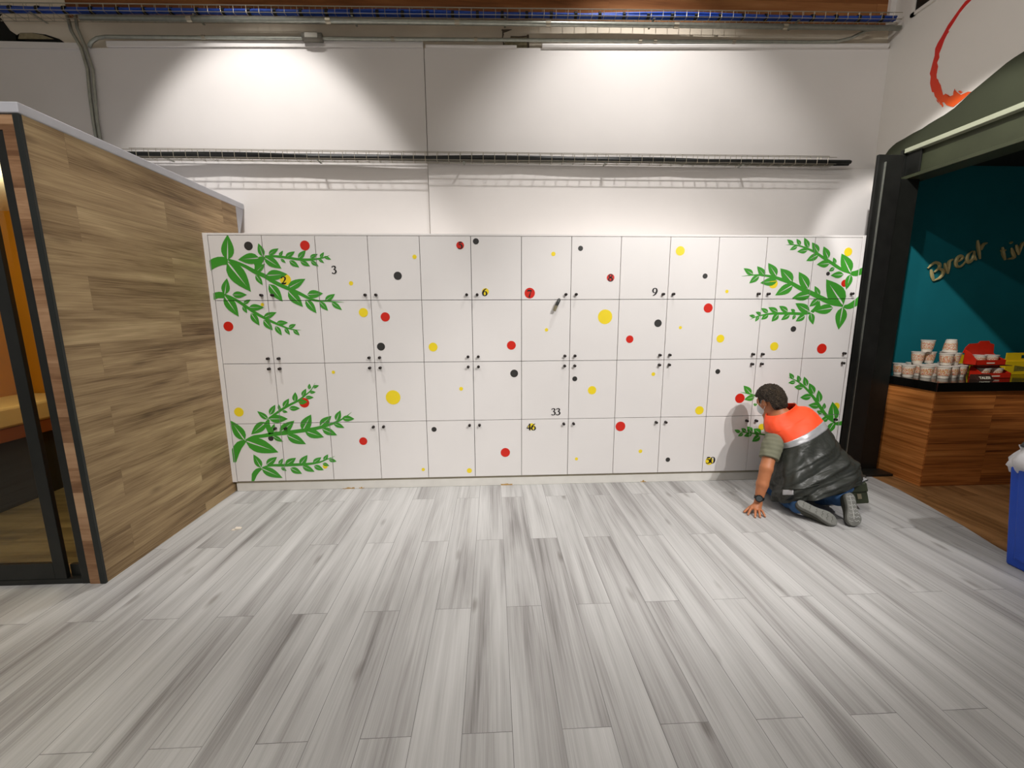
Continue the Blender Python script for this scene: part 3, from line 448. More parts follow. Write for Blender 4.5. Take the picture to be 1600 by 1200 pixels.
ct = thing('steel_column', (5.55, .33, 0), 'black steel column between the lockers and the counter', 'column')
build(box((5.36, .13, 0), (5.58, .155, 2.76)), 'front_flange', 'column_black', ct, bevel=.004)
build(box((5.545, .155, 0), (5.57, .30, 2.74)), 'web', 'column_black', ct)
build(MB().box((5.585, .17, 0), (5.78, .25, 2.585)).box((5.768, .25, 0), (5.80, .57, 2.585)), 'side_casing', 'black_metal', ct)
build(box((5.415, .118, 0), (5.422, .131, 2.70)), 'edge_highlight', 'galvanised', ct)  # bright strip added as the highlight running down the column
build(box((5.37, .02, 0), (5.80, .165, .022)), 'base_plate', 'black_metal', ct, bevel=.004)

# break area behind the opening
struct(box((5.75, YB, 0), (9.6, YB+.06, 2.9)), 'wall_break_back', 'teal_wall')
struct(box((9.6, -7.5, 0), (9.7, YB, 2.9)), 'wall_break_side', 'dark_wall')
struct(box((5.87, -7.5, 2.84), (9.7, YB+.06, 2.9)), 'ceiling_break', 'dark_wall')
struct(box((-7.0, -7.5, 5.2), (5.87, YB+.1, 5.26)), 'ceiling', 'wall_band')

# brushed metal lettering
sign = thing('wall_lettering', (7.1, YB, 1.9), 'gold handwritten style lettering reading Break time on the teal wall', 'sign')
def catmull(P, k=6):
    P = [np.array(p, float) for p in P]
    if len(P) < 3: return [tuple(p) for p in P]
    Q = [2*P[0]-P[1]]+P+[2*P[-1]-P[-2]]; out = []
    for i in range(1, len(Q)-2):
        for j in range(k):
            t = j/k; a, b2, c, d = Q[i-1], Q[i], Q[i+1], Q[i+2]
            out.append(tuple(.5*((2*b2)+(-a+c)*t+(2*a-5*b2+4*c-d)*t*t+(-a+3*b2-3*c+d)*t**3)))
    out.append(tuple(P[-1])); return out
for let in LETTERS:
    b = MB()
    for st in let:
        pts = catmull(st, 5)
        n = len(pts)
        b.tube([(x, YB-.012, z) for x, z in pts], [.011*(.55+.9*math.sin(math.pi*min(1, max(0, (i+.8)/(n+.6))))) for i in range(n)], 6)
    build(b, 'letter', 'letter_metal', sign)

# counter
k = thing('counter', (6.6, .1, 0), 'wood veneered break counter with thick glossy black worktop', 'counter')
build(MB().hexa([(5.822, -.205, 0), (8.4, -.205, 0), (8.4, .58, 0), (5.822, .58, 0)], [(5.822, -.205, .83), (8.4, -.205, .83), (8.4, .58, .83), (5.822, .58, .83)]), 'front_panel', 'counter_veneer', k)
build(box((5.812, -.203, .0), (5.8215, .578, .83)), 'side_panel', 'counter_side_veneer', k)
build(box((5.80, -.225, .83), (8.45, .59, .905)), 'worktop', 'counter_black', k, bevel=.004)

# waste bin
t = thing('waste_bin', (5.42, -1.52, 0), 'tall blue waste bin lined with a white bag, at the right frame edge', 'bin')
x0, x1, y0, y1 = 5.20, 5.56, -1.72, -1.285
bb = MB().hexa([(x0, y0, .0), (x1, y0, .0), (x1, y1, .0), (x0, y1, .0)], [(x0-.055, y0-.05, .60), (x1+.05, y0-.05, .60), (x1+.05, y1+.03, .60), (x0-.055, y1+.03, .60)])
bb.hexa([(x0-.012, y1-.10, .05), (x0+.02, y1-.10, .05), (x0+.02, y1-.035, .05), (x0-.012, y1-.035, .05)], [(x0-.068, y1-.09, .60), (x0-.02, y1-.09, .60), (x0-.02, y1-.015, .60), (x0-.068, y1-.015, .60)])
build(bb, 'bin_body', 'bin_blue', t, bevel=.012)
rb = MB(); nseg = 48; vs = []
for r in range(6):
    z = .575+.032*r; off = .012+.018*math.sin(r*1.1)
    for j in range(nseg):
        a = 2*math.pi*j/nseg; ca, sa = math.cos(a), math.sin(a)
        sx = math.copysign(abs(ca)**.35, ca); sy = math.copysign(abs(sa)**.35, sa)
        w = off+.008*math.sin(a*9+r)+.006*math.sin(a*17)
        vs.append(((x0+x1)/2+sx*((x1-x0)/2+.055+w), (y0+y1)/2+sy*((y1-y0)/2+.045+w), z+(.018*math.sin(a*7) if r == 0 else .01*math.sin(a*5))))
rb.add(vs, [(i*nseg+j, i*nseg+(j+1) % nseg, (i+1)*nseg+(j+1) % nseg, (i+1)*nseg+j) for i in range(5) for j in range(nseg)])
o = build(rb, 'bin_bag', 'bag_white', t, smooth=True); md = o.modifiers.new('s', 'SOLIDIFY'); md.thickness = .004
build(MB().hexa([(x0-.05, y0-.04, .72), (x1+.04, y0-.04, .72), (x1+.04, y1+.02, .72), (x0-.05, y1+.02, .72)], [(x0+.0, y0+.02, .86), (x1-.02, y0+.02, .86), (x1-.02, y1-.03, .86), (x0+.0, y1-.03, .86)]), 'bin_lid', 'bin_lid', t, bevel=.012)

# ------------------------------------------------------------------ left: clad partition with a glazed room
def px_(y): return -.045+(.0225)*(-y)/1.0 if y < 0 else -.045+.0*y
part = MB()
ya, yb = -1.19, .49
XA, XB = -.018, -.047
part.hexa([(XA-.04, ya+.001, 0), (XA, ya+.001, 0), (XB, yb, 0), (XB-.06, yb, 0)], [(XA-.04, ya+.001, 2.405), (XA, ya+.001, 2.405), (XB, yb, 2.405), (XB-.06, yb, 2.405)])
struct(part, 'wall_left', 'partition_laminate')
cap = MB().hexa([(-2.6, ya-.02, 2.405), (XA+.012, ya-.02, 2.405), (XB+.012, .598, 2.405), (-2.6, .598, 2.405)], [(-2.6, ya-.02, 2.452), (XA+.012, ya-.02, 2.452), (XB+.012, .598, 2.452), (-2.6, .598, 2.452)])
struct(cap, 'trim_3', 'cap_white', bevel=.004)
struct(MB().prism([(.492, 2.405), (.598, 2.405), (.598, 2.38), (.50, 2.15)], XB-.05, XB, 'yz'), 'trim_4', 'cap_white')
struct(box((-.10, ya-.012, 0), (-.045, ya+.03, 2.40)), 'wall_front_left', 'trim_laminate')
struct(box((-2.6, ya-.011, 2.335), (-.101, ya+.03, 2.40)), 'wall_header_left', 'trim_laminate')
struct(box((-.044, ya-.016, 0), (XA+.003, ya+.0, 2.404)), 'trim_5', 'black_edge', bevel=.002)
# side room interior
struct(box((-2.15, ya+.2, 0), (-2.1, .56, 2.40)), 'wall_room_far', 'orange_wall')
struct(box((-2.1, .50, 0), (-.108, .56, 2.40)), 'wall_room_back', 'orange_wall')
struct(box((-.118, ya+.04, 0), (-.108, .50, 2.40)), 'wall_room_inner', 'orange_wall')
struct(box((-2.6, ya+.03, 2.36), (-.12, .56, 2.40)), 'ceiling_room', 'wall_band')
bn = thing('upholstered_bench', (-1.8, -.3, 0), 'cream topped bench against the orange wall inside the glazed room', 'bench')
build(box((-2.1, ya+.10, .63), (-1.55, .49, .79)), 'cushion', 'bench_cream', bn, bevel=.02)
build(box((-2.09, ya+.10, .53), (-1.56, .49, .63)), 'seat_rail', 'bench_brown', bn)
build(box((-2.08, ya+.10, 0), (-1.60, .49, .53)), 'base', 'bench_dark', bn)

d1 = thing('door_1', (-.9, ya, 0), 'black framed sliding glass door of the orange room', 'door'); d1['kind'] = 'structure'; del d1['category']
fr = MB().box((-.146, ya-.008, .0), (-.101, ya+.05, 2.335)).box((-2.6, ya-.006, 2.27), (-.146, ya+.05, 2.335)).box((-2.6, ya-.006, 0), (-.146, ya+.05, .03))
build(fr, 'door_frame', 'black_metal', d1, bevel=.002)
lf = MB().box((-.290, ya-.003, .03), (-.228, ya+.02, 2.27)).box((-2.6, ya-.003, .03), (-.290, ya+.02, .125)).box((-2.6, ya-.003, 2.20), (-.290, ya+.02, 2.27))
build(lf, 'sliding_leaf', 'black_metal', d1, bevel=.002)
build(box((-2.6, ya+.006, .125), (-.290, ya+.012, 2.20)), 'leaf_pane', 'door_glass', d1)
build(MB().box((-.228, ya+.025, .03), (-.146, ya+.045, .10)), 'fixed_rail', 'black_metal', d1)
build(box((-.26, ya+.034, .10), (-.146, ya+.040, 2.27)), 'fixed_pane', 'door_glass', d1)

# ------------------------------------------------------------------ lockers
CW = .4
ZR = [2.0812, 1.5903, 1.0918, .5948, .0939]
lk = thing('locker_cabinet', (2.6, .29, 0), 'long white locker bank with leaf and dot stickers along the back wall', 'locker')
build(box((-.002, .021, .0939), (5.202, .56, 2.079)), 'carcass', 'locker_dark', lk)
build(box((-.045, .0, .09), (-.003, .57, 2.098)), 'side_panel', 'locker_white', lk, bevel=.002)
build(box((5.203, .0, .09), (5.228, .57, 2.098)), 'side_panel', 'locker_white', lk, bevel=.002)
build(box((-.0029, .002, 2.0825), (5.2029, .57, 2.098)), 'top_panel', 'locker_white', lk, bevel=.002)
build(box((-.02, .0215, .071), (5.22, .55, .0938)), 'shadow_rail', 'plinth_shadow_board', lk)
build(box((-.022, .020, .0), (5.215, .54, .071)), 'plinth', 'plinth_white', lk, bevel=.002)
rnd = random.Random(4)
for gx, gw in ((.86, .1), (1.0, .04), (2.22, .10), (3.46, .05)):
    pts = [(gx+gw*(i/7), .002+.012*rnd.random()+(0.01 if 2 < i < 5 else 0)) for i in range(8)]
    build(MB().prism([(gx, .0005)]+pts+[(gx+gw, .0005)], .0185, .0199), 'glue_residue', 'glue_stain', lk)
def clip(poly, x0, x1, z0, z1):
    def cut(P, f, ip):
        out = []
        for i in range(len(P)):
            a, b2 = P[i-1], P[i]; fa, fb = f(a), f(b2)
            if fb >= 0:
                if fa < 0: out.append(ip(a, b2, fa, fb))
                out.append(b2)
            elif fa >= 0: out.append(ip(a, b2, fa, fb))
        return out
    ip = lambda a, b2, fa, fb: (a[0]+(b2[0]-a[0])*fa/(fa-fb), a[1]+(b2[1]-a[1])*fa/(fa-fb))
    for f in (lambda p: p[0]-x0, lambda p: x1-p[0], lambda p: p[1]-z0, lambda p: z1-p[1]):
        if len(poly) < 3: return []
        poly = cut(poly, f, ip)
    return poly
GAP = .0022
CELLS = {}
for r in range(4):
    for c in range(13):
        CELLS[(r, c)] = (c*CW+GAP, (c+1)*CW-GAP, ZR[r+1]+GAP, ZR[r]-GAP)
def dec_add(mb, poly, y, cells=True):
    if not cells: return mb.prism(poly, y, -.0002)
    xs = [p[0] for p in poly]; zs = [p[1] for p in poly]
    for (r, c), (a, b2, z0, z1) in CELLS.items():
        if max(xs) < a or min(xs) > b2 or max(zs) < z0 or min(zs) > z1: continue
        q = clip(poly, a, b2, z0, z1)
        if len(q) > 2: mb.prism(q, y, -.0002)
    for (a, b2) in ((-.044, -.0035), (5.204, 5.227)):
        if max(xs) < a or min(xs) > b2: continue
        q = clip(poly, a, b2, .095, 2.097)
        if len(q) > 2: mb.prism(q, y, -.0002)
doors = {}
for (r, c), (a, b2, z0, z1) in CELLS.items():
    d = build(box((a, 0, z0), (b2, .018, z1)), 'door', 'locker_white', lk, bevel=.0008)
    doors[(r, c)] = d
    kx = (c+1)*CW-.040 if c % 2 == 0 else c*CW+.044
    kz = ZR[r+1]+.041 if r < 2 else ZR[r]-.042
    kb = MB().lathe([(.0115, 0), (.0115, -.004), (.009, -.006), (.009, -.017), (.0105, -.019), (.0105, -.023), (.007, -.0245)], (kx, -.0003, kz), 14, 'y')
    build(kb, 'knob', 'knob_dark', d, smooth=False)
def cell_of(x, z):
    r = 0
    while r < 3 and z < ZR[r+1]: r += 1
    return r, min(12, max(0, int(x/CW)))
MC = {'r': 'vinyl_red', 'y': 'vinyl_yellow', 'k': 'vinyl_black'}
for c, x, z, rr in DOTS:
    pts = [(x+rr*math.cos(i*math.pi/18), z+rr*math.sin(i*math.pi/18)) for i in range(36)]
    d = doors[cell_of(x, z)]
    mb = MB(); dec_add(mb, pts, -.0008)
    build(mb, 'dot_sticker', MC[c], d, label={'r': 'red round sticker', 'y': 'yellow round sticker', 'k': 'black round sticker'}[c])
DIG = {
 '2': [[(.07, .76, .1), (.12, .9, .12), (.25, .98, .08), (.42, .97, .10), (.56, .88, .15), (.58, .72, .17), (.48, .5, .12), (.28, .25, .08), (.06, .05, .05)], [(.04, .06, .13), (.25, .07, .16), (.5, .06, .16), (.62, .12, .1), (.67, .25, .04)]],
 '3': [[(.08, .8, .1), (.14, .92, .1), (.28, .98, .08), (.46, .93, .14), (.52, .78, .15), (.44, .63, .1), (.28, .54, .06)], [(.28, .54, .06), (.48, .48, .12), (.58, .3, .17), (.52, .12, .14), (.34, .01, .09), (.16, .03, .1), (.06, .12, .14)]],
 '5': [[(.14, .93, .12), (.35, .93, .15), (.56, .95, .12), (.62, 1.0, .04)], [(.17, .93, .06), (.12, .58, .05)], [(.12, .58, .05), (.3, .64, .1), (.5, .56, .15), (.6, .34, .18), (.52, .12, .14), (.32, .0, .09), (.14, .03, .1), (.05, .1, .13)]],
 '6': [[(.6, .97, .05), (.42, .88, .1), (.22, .7, .15), (.09, .42, .18), (.1, .18, .16), (.22, .03, .1), (.36, 0, .08), (.54, .1, .14), (.6, .3, .17), (.53, .5, .12), (.38, .57, .07), (.2, .5, .05), (.12, .4, .04)]],
 '7': [[(.05, .76, .04), (.08, .92, .13), (.3, .93, .16), (.5, .92, .14), (.62, .97, .06)], [(.61, .95, .05), (.46, .62, .08), (.34, .3, .13), (.28, .0, .18)]],
 '8': [[(.33, .54, .1), (.15, .66, .12), (.1, .82, .12), (.2, .96, .08), (.33, 1, .07), (.48, .95, .1), (.54, .82, .12), (.48, .66, .12), (.33, .54, .12)], [(.33, .54, .13), (.13, .42, .12), (.06, .24, .15), (.14, .06, .12), (.33, 0, .08), (.52, .06, .12), (.6, .24, .16), (.52, .42, .14), (.33, .54, .12)]],
 '4': [[(.48, 1, .05), (.25, .68, .05), (.03, .34, .05)], [(.03, .32, .11), (.68, .32, .11)], [(.48, 1, .16), (.48, .03, .17)], [(.36, .02, .05), (.62, .02, .05)]],
 '0': [[(.33, 1, .06), (.14, .88, .12), (.06, .65, .18), (.06, .35, .18), (.14, .12, .12), (.33, 0, .06), (.52, .12, .12), (.6, .35, .18), (.6, .65, .18), (.52, .88, .12), (.33, 1, .06)]],
}
DIG['9'] = [[(.66-x, 1-y, w) for x, y, w in st] for st in DIG['6']]
def ribbon(mb, path, y, adder, spread=1.0):
    P = [np.array(p[:2]) for p in path]
    Lf, Rt = [], []
    for i, q in enumerate(P):
        d = P[min(i+1, len(P)-1)]-P[max(i-1, 0)]; d = d/(np.linalg.norm(d)+1e-9); nn = np.array([-d[1], d[0]])*path[i][2]/2*spread
        Lf.append(q+nn); Rt.append(q-nn)
    for i in range(len(P)-1):
        adder(mb, [tuple(Lf[i]), tuple(Lf[i+1]), tuple(Rt[i+1]), tuple(Rt[i])], y)
for txt, x, z, h in NUMS:
    mb = MB(); s = h/1.06; adv = .70*s
    w = adv*len(txt)-.04*s
    for i, ch in enumerate(txt):
        for st in DIG[ch]:
            pts = catmull([(x-w/2+i*adv+px*s, z-h/2+.03*s+py*s, pw*s*1.35) for px, py, pw in st], 4) if len(st) > 2 else [(x-w/2+i*adv+px*s, z-h/2+.03*s+py*s, pw*s*1.35) for px, py, pw in st]
            ribbon(mb, pts, -.0016, lambda m, q, y: m.prism(q, y, -.0010))
    build(mb, 'number_sticker', 'vinyl_number', doors[cell_of(x, z)], label='black number '+txt)
def leaf(mb, bx, bz, tx, tz, w, y):
    B_, T_ = np.array([bx, bz]), np.array([tx, tz]); d = T_-B_; L_ = np.linalg.norm(d); d = d/L_; n_ = np.array([-d[1], d[0]])
    prof = [(0, 0), (.06, .16), (.16, .37), (.3, .485), (.42, .5), (.55, .45), (.7, .335), (.84, .19), (.94, .07), (1, 0)]
    bend = .05
    for sgn in (1, -1):
        pts = [B_+d*L_*t+n_*(sgn*w*q+bend*L_*math.sin(math.pi*t)*.0) for t, q in prof]
        vein = [(.80, .0), (.55, .012), (.30, .022), (.08, .03), (.03, .012)]
        pts += [B_+d*L_*t+n_*(sgn*w*q*1.15) for t, q in vein]
        n2 = len(pts)
        # split in a few quads along the length so clipping stays clean
        outer = [B_+d*L_*t+n_*(sgn*w*q) for t, q in prof]
        def vq(t): return np.interp(t, [0, .03, .08, .30, .55, .84, 1], [.01, .022, .046, .036, .022, 0, 0])
        inner = [B_+d*L_*t+n_*(sgn*w*vq(t)*1.2) for t, q in prof]
        for i in range(len(prof)-1):
            q = [tuple(outer[i]), tuple(outer[i+1]), tuple(inner[i+1]), tuple(inner[i])]
            dec_add(mb, q, y)
for br in BRANCHES:
    mb = MB()
    for q in br['poly']:
        dec_add(mb, [tuple(v) for v in q], -.0011)
    for st in br['stem']:
        ribbon(mb, catmull(st, 4) if len(st) > 2 else st, -.0011, lambda m, q, y: dec_add(m, q, y), 1.02)
    for lf_ in br['leaf']:
        leaf(mb, *lf_, -.0014)
    build(mb, 'leaf_sticker', 'vinyl_green', lk, label='green leafy branch sticker')
# strap hanging out of a locker
t = thing('cable_end', (2.68, -.01, 1.50), 'short black cable end with grey tip hanging out above a locker door near the 7', 'cable')
build(MB().tube([(2.706, .004, 1.590), (2.703, -.008, 1.583), (2.693, -.020, 1.566), (2.681, -.024, 1.542)], .013, 8), 'sleeve', 'cable_black', t, smooth=False)
build(MB().tube([(2.681, -.024, 1.542), (2.671, -.024, 1.520), (2.664, -.022, 1.500)], .0125, 8), 'tip', 'tag_grey', t)

# ------------------------------------------------------------------ cable trays, cables, conduits
def basket(name, xa, xb, zfun, ywall, yout, h, hf, pitch, label, bottom_n=3):
    t = thing(name, ((xa+xb)/2, ywall, zfun((xa+xb)/2)), label, 'cable tray')
    n = 8; xs = [xa+(xb-xa)*i/n for i in range(n+1)]
    for (y, dz) in [(ywall-.008, h), (ywall-.008, h*.5), (ywall-.008, 0)]+[(ywall+(yout-ywall)*q/(bottom_n), 0) for q in range(1, bottom_n)]+[(yout, 0), (yout, hf)]:
        build(MB().tube([(x, y, zfun(x)+dz) for x in xs], .0026, 5), 'long_wire', 'wire_zinc', t)
    x = xa+.02; first = None
    while x < xb:
        z = zfun(x)
        if first is None:
            first = build(MB().tube([(x, ywall-.008, z+h), (x, ywall-.008, z-.003), (x, yout, z-.003), (x, yout, z+hf)], .0023, 4), 'cross_wire', 'wire_zinc', t); l0 = Vector(first.location); p0 = Vector((x, 0, z))
        else:
            c = first.copy(); COL.objects.link(c); c.location = l0+Vector((x, 0, z))-p0
        x += pitch
    x = xa+.35
    while x < xb:
        z = zfun(x); build(box((x-.008, yout+.01, z-.010), (x+.008, ywall+.004, z-.005)), 'bracket', 'galvanised', t); x += 1.25
    return t
basket('wire_cable_tray', -.92, 5.28, lambda x: 2.795+.0008*x, YB-.03, .475, .095, .055, .1, 'long wire basket tray at mid height of the white wall, full of black cable')
zt2 = lambda x: 3.905+(x-2.36)*.0145
basket('wire_cable_tray', -1.80, 5.70, zt2, .60, .46, .13, .05, .1, 'high wire basket tray under the brown boards, holding blue cable')
rnd = random.Random(7)
def bundle(xa, xb, zf, y, r, n, seed, nm, mat, parent=None):
    q = random.Random(seed); b = MB()
    for i in range(n):
        ph, a1 = q.random()*6, .004+.006*q.random()
        oy, oz = (q.random()-.5)*r*1.7, q.random()*r*1.1
        xs = [xa+(xb-xa)*j/60 for j in range(61)]
        b.tube([(x, y+oy+a1*math.sin(x*3.1+ph), zf(x)+.012+oz+a1*.7*math.sin(x*2.2+ph*2)) for x in xs], r*(.34+.2*q.random()), 7)
    return b
tag(build(bundle(-.98, 5.45, lambda x: 2.797, .53, .030, 7, 3, '', ''), 'cable_bundle', 'cable_black', smooth=True), 'black cable bundle lying in the mid height wire tray', 'cable')
bl = thing('cable_bundle', (2, .505, 3.9), 'blue data cable bundle tied with black straps in the high wire tray', 'cable')
build(bundle(-1.75, 5.68, lambda x: zt2(x)+.008, .510, .021, 9, 5, '', ''), 'cables', 'cable_blue', bl, smooth=True)
x = -1.62
while x < 5.7:
    z = zt2(x)
    build(MB().tube([(x-.012, .510, z+.031), (x+.012, .510, z+.031)], .0265, 12), 'cable_tie', 'strap_black', bl)
    x += .205
def tagm(mb, name, mat, label, cat, smooth=True, group=None):
    return tag(build(mb, name, mat, smooth=smooth), label, cat, group)
cz = lambda x: 3.828+(x+1.2)*.0118
b = MB().tube([(-1.10, .50, cz(-1.1)), (2, .50, cz(2)), (5.73, .50, cz(5.73))], .020, 10)
t = thing('conduit_pipe', (2.3, .55, 3.9), 'thick galvanised conduit running level just below the high cable tray', 'pipe')
build(b, 'pipe', 'galvanised', t, smooth=True)
for cx in (-.25, .85, 1.9, 2.66, 3.75, 4.7):
    build(MB().tube([(cx-.02, .50, cz(cx)), (cx+.02, .50, cz(cx))], .0235, 10), 'coupling', 'wire_zinc', t)
c2 = lambda x: 3.738+(x+1.0)*.0148
t = thing('conduit_pipe', (2.3, .565, 3.74), 'thin galvanised conduit below the thick one, bent up at its right end', 'pipe')
path = [(-1.13, .575, 3.66), (-1.10, .575, 3.70), (-1.05, .575, 3.728), (-.98, .575, c2(-.98)), (.6, .575, c2(.6)), (2.5, .575, c2(2.5)), (5.0, .575, c2(5.0)), (5.22, .57, c2(5.2)+.004), (5.35, .565, c2(5.3)+.03), (5.48, .56, c2(5.5)+.09), (5.60, .56, c2(5.6)+.11), (5.73, .56, c2(5.7)+.12)]
build(MB().tube(path, .0135, 10), 'pipe', 'galvanised', t, smooth=True)
for cx in (-.2, 1.35, 2.05, 3.47, 3.6, 4.3): build(MB().tube([(cx-.014, .575, c2(cx)), (cx+.014, .575, c2(cx))], .0175, 10), 'coupling', 'wire_zinc', t)
t = thing('junction_box', (.69, .56, 3.76), 'small grey conduit junction box near the top of the wall', 'junction box')
build(MB().tube([(.61, .565, c2(.65)), (.77, .565, c2(.77))], .033, 14), 'box_body', 'jbox', t, smooth=True)
build(box((.635, .528, c2(.69)-.02), (.745, .545, c2(.69)+.02)), 'box_cover', 'jbox', t, bevel=.004)
b = MB().tube([(-1.27, .585, 3.90), (-1.255, .585, 3.78), (-1.20, .585, 3.66), (-1.175, .585, 3.5), (-1.19, .585, 3.3), (-1.195, .585, 3.1), (-1.185, .585, 2.3)], .0125, 8)
tagm(b, 'conduit_pipe', 'galvanised', 'upright galvanised conduit at the left of the wall, left one of the pair', 'pipe')
b = MB().tube([(-1.20, .58, 3.90), (-1.20, .58, 3.80), (-1.165, .58, 3.68), (-1.13, .58, 3.5), (-1.145, .58, 3.3), (-1.16, .58, 3.1), (-1.145, .58, 2.3)], .0115, 8)
tagm(b, 'conduit_pipe', 'galvanised', 'upright galvanised conduit at the left of the wall, right one of the pair', 'pipe')
tagm(MB().box((.33, -.65, 0), (.355, -.63, .004)).hexa([(.352, -.645, 0), (.39, -.635, 0), (.385, -.615, 0), (.35, -.62, 0)], [(.352, -.645, .012), (.39, -.635, .006), (.385, -.615, .009), (.35, -.62, .014)]), 'paper_scrap', 'paper_bit', 'tiny scrap of paper lying on the grey floor near the wood partition', 'scrap', False)

# ------------------------------------------------------------------ cups and cartons on the counter
ZC = .9052
def make_cup(loc, label, group):
    t = thing('noodle_cup', loc, label, 'cup', group)
    x, y, z = loc
    n = 26
    c = MB().lathe([(.0345, 0), (.036, .003), (.0395, .03), (.0405, .032), (.0435, .062), (.0445, .064), (.048, .097), (.0505, .099), (.0505, .103)], loc, n)
    build(c, 'cup_body', 'cup_white', t, smooth=False)
    pb = MB(); vs = []
    for r_, z_ in ((.0405, .026), (.0446, .060), (.0472, .084)):
        vs += [(x+r_*1.012*math.cos(2*math.pi*j/n), y+r_*1.012*math.sin(2*math.pi*j/n), z+z_) for j in range(n)]
    pb.add(vs, [(i*n+j, i*n+(j+1) % n, (i+1)*n+(j+1) % n, (i+1)*n+j) for i in range(2) for j in range(n)])
    build(pb, 'printed_band', 'cup_print', t, smooth=True)
    build(MB().lathe([(.0515, .1032), (.0515, .1055), (.048, .1065)], loc, n), 'lid', 'cup_lid', t)
    return t
g0, g1 = 'noodle cups in the bottom layer on the counter', 'noodle cups in the second layer'
bottom = [((5.877, .105), 'white noodle cup at the left front corner of the counter, bottom layer'),
          ((5.985, .045), 'white noodle cup in the bottom row, second from the left front'),
          ((6.092, .0), 'white noodle cup in the bottom row, nearest the counter edge'),
          ((6.205, .035), 'white noodle cup in the bottom row, fourth from the left front'),
          ((6.315, .07), 'white noodle cup in the bottom row, fifth from the left front'),
          ((6.41, .135), 'white noodle cup in the bottom row, beside the red carton'),
          ((5.935, .245), 'white noodle cup at the back left, half hidden by the black column'),
          ((6.045, .165), 'white noodle cup behind the front row, under the second layer at left'),
          ((6.155, .15), 'white noodle cup behind the front row, under the middle of the second layer'),
          ((6.265, .185), 'white noodle cup behind the front row, under the right of the second layer'),
          ((6.40, .27), 'white noodle cup hidden at the back right of the bottom layer'),
          ((6.10, .285), 'white noodle cup at the back of the bottom layer')]
cup0 = make_cup((bottom[0][0][0], bottom[0][0][1], ZC), bottom[0][1], g0)
def cup(x, y, z, label, g, rot=None):
    c = copy_tree(cup0, None, label, (x, y, z), rot); c['group'] = g; return c
rnd = random.Random(2)
for (x, y), lb in bottom[1:]: cup(x, y, ZC, lb, g0, (0, 0, rnd.random()*6))
for x, y, lb in ((6.075, .225, 'noodle cup in the second layer, leftmost of that layer'), (6.165, .06, 'noodle cup in the second layer at the front, with red print'),
                 (6.275, .10, 'noodle cup in the second layer, right beside the red carton'), (6.19, .235, 'noodle cup in the second layer, set back in the middle'),
                 (6.325, .20, 'noodle cup in the second layer at the back right')):
    cup(x, y, ZC+.107, lb, g1, (0, 0, rnd.random()*6))
cup(6.14, .215, ZC+.214, 'noodle cup standing upright on top of the pile', 'noodle cups on top of the pile', (0, 0, 1))
for x, y, z, lb in ((6.285, .15, .214, 'upside down noodle cup in clear wrap on top of the pile'), (6.435, .275, .107, 'upside down noodle cup at the rear of the pile, behind the wrapped one')):
    c = cup(x, y, ZC+z+.107, lb, 'noodle cups on top of the pile', (math.pi, 0, .5))
    if z < .2:
        c.location.z += .045
        cup(x, y, ZC+.107, 'noodle cup at the rear under the upside down cup', g1, (0, 0, 2)); c.location.z = ZC+.214+.107
# red display cartons holding cups
def carton(x, y, z, w, d, flap, label):
    top = .13 if flap else .104
    t = thing('display_carton', (x+w/2, y+d/2, z), label, 'carton', 'red display cartons')
    b = MB()
    b.box((x, y, z), (x+w, y+d, z+.004)).box((x, y, z), (x+w, y+.004, z+.045)).box((x, y+d-.004, z), (x+w, y+d, z+.10))
    b.prism([(y, z+.045), (y, z), (y+d, z), (y+d, z+top), (y+d*.6, z+top-.02)], x, x+.004, 'yz').prism([(y, z+.045), (y, z), (y+d, z), (y+d, z+.10), (y+d*.7, z+.075)], x+w-.004, x+w, 'yz')
    build(b, 'tray', 'carton_red', t, bevel=.001)
    if flap:
        build(MB().prism([(x-.02, z+.10), (x+w+.0, z+.10), (x+w-.01, z+.175), (x+w-.05, z+.185), (x+w-.06, z+.205), (x+w-.14, z+.205), (x+w-.16, z+.185), (x+.03, z+.18), (x, z+.15)], y+d-.004, y+d), 'back_flap', 'carton_red', t)
    build(box((x+w*.35, y-.001, z+.014), (x+w*.62, y, z+.024)), 'printed_mark', 'print_white', t)
    return t
cx0, cy0 = 6.41, -.03
carton(cx0, cy0, ZC, .27, .10, False, 'lower red display carton holding two bowls, beside the cups')
carton(cx0-.045, cy0+.02, ZC+.1125, .27, .105, True, 'upper red display carton with raised back flap holding two bowls')
build_board = tag(build(box((cx0-.03, cy0+.005, ZC+.107), (cx0+.27, cy0+.125, ZC+.1115)), 'carton_divider', 'carton_dark'), 'dark cardboard divider between the two red cartons', 'cardboard')
bowls = [(cx0+.075, cy0+.052, ZC+.005, 'printed bowl in the lower red carton, left one'), (cx0+.190, cy0+.052, ZC+.005, 'printed bowl in the lower red carton, right one'),
         (cx0+.04, cy0+.072, ZC+.118, 'printed bowl in the upper red carton, left one'), (cx0+.155, cy0+.072, ZC+.118, 'printed bowl in the upper red carton, right one')]
def make_bowl(loc, label):
    t = thing('noodle_bowl', loc, label, 'bowl', 'printed bowls in the red cartons')
    build(MB().lathe([(.030, 0), (.032, .003), (.043, .072), (.0455, .074), (.0455, .078)], loc, 26), 'bowl_body', 'cup_white', t)
    n = 26; vs = []
    for r_, z_ in ((.0352, .022), (.0418, .06)):
        vs += [(loc[0]+r_*1.015*math.cos(2*math.pi*j/n), loc[1]+r_*1.015*math.sin(2*math.pi*j/n), loc[2]+z_) for j in range(n)]
    build(MB().add(vs, [(j, (j+1) % n, n+(j+1) % n, n+j) for j in range(n)]), 'printed_band', 'cup_print', t)
    build(MB().lathe([(.0465, .0782), (.0465, .080), (.043, .081)], loc, 26), 'lid', 'cup_lid', t)
    return t
bw0 = make_bowl(bowls[0][:3], bowls[0][3])
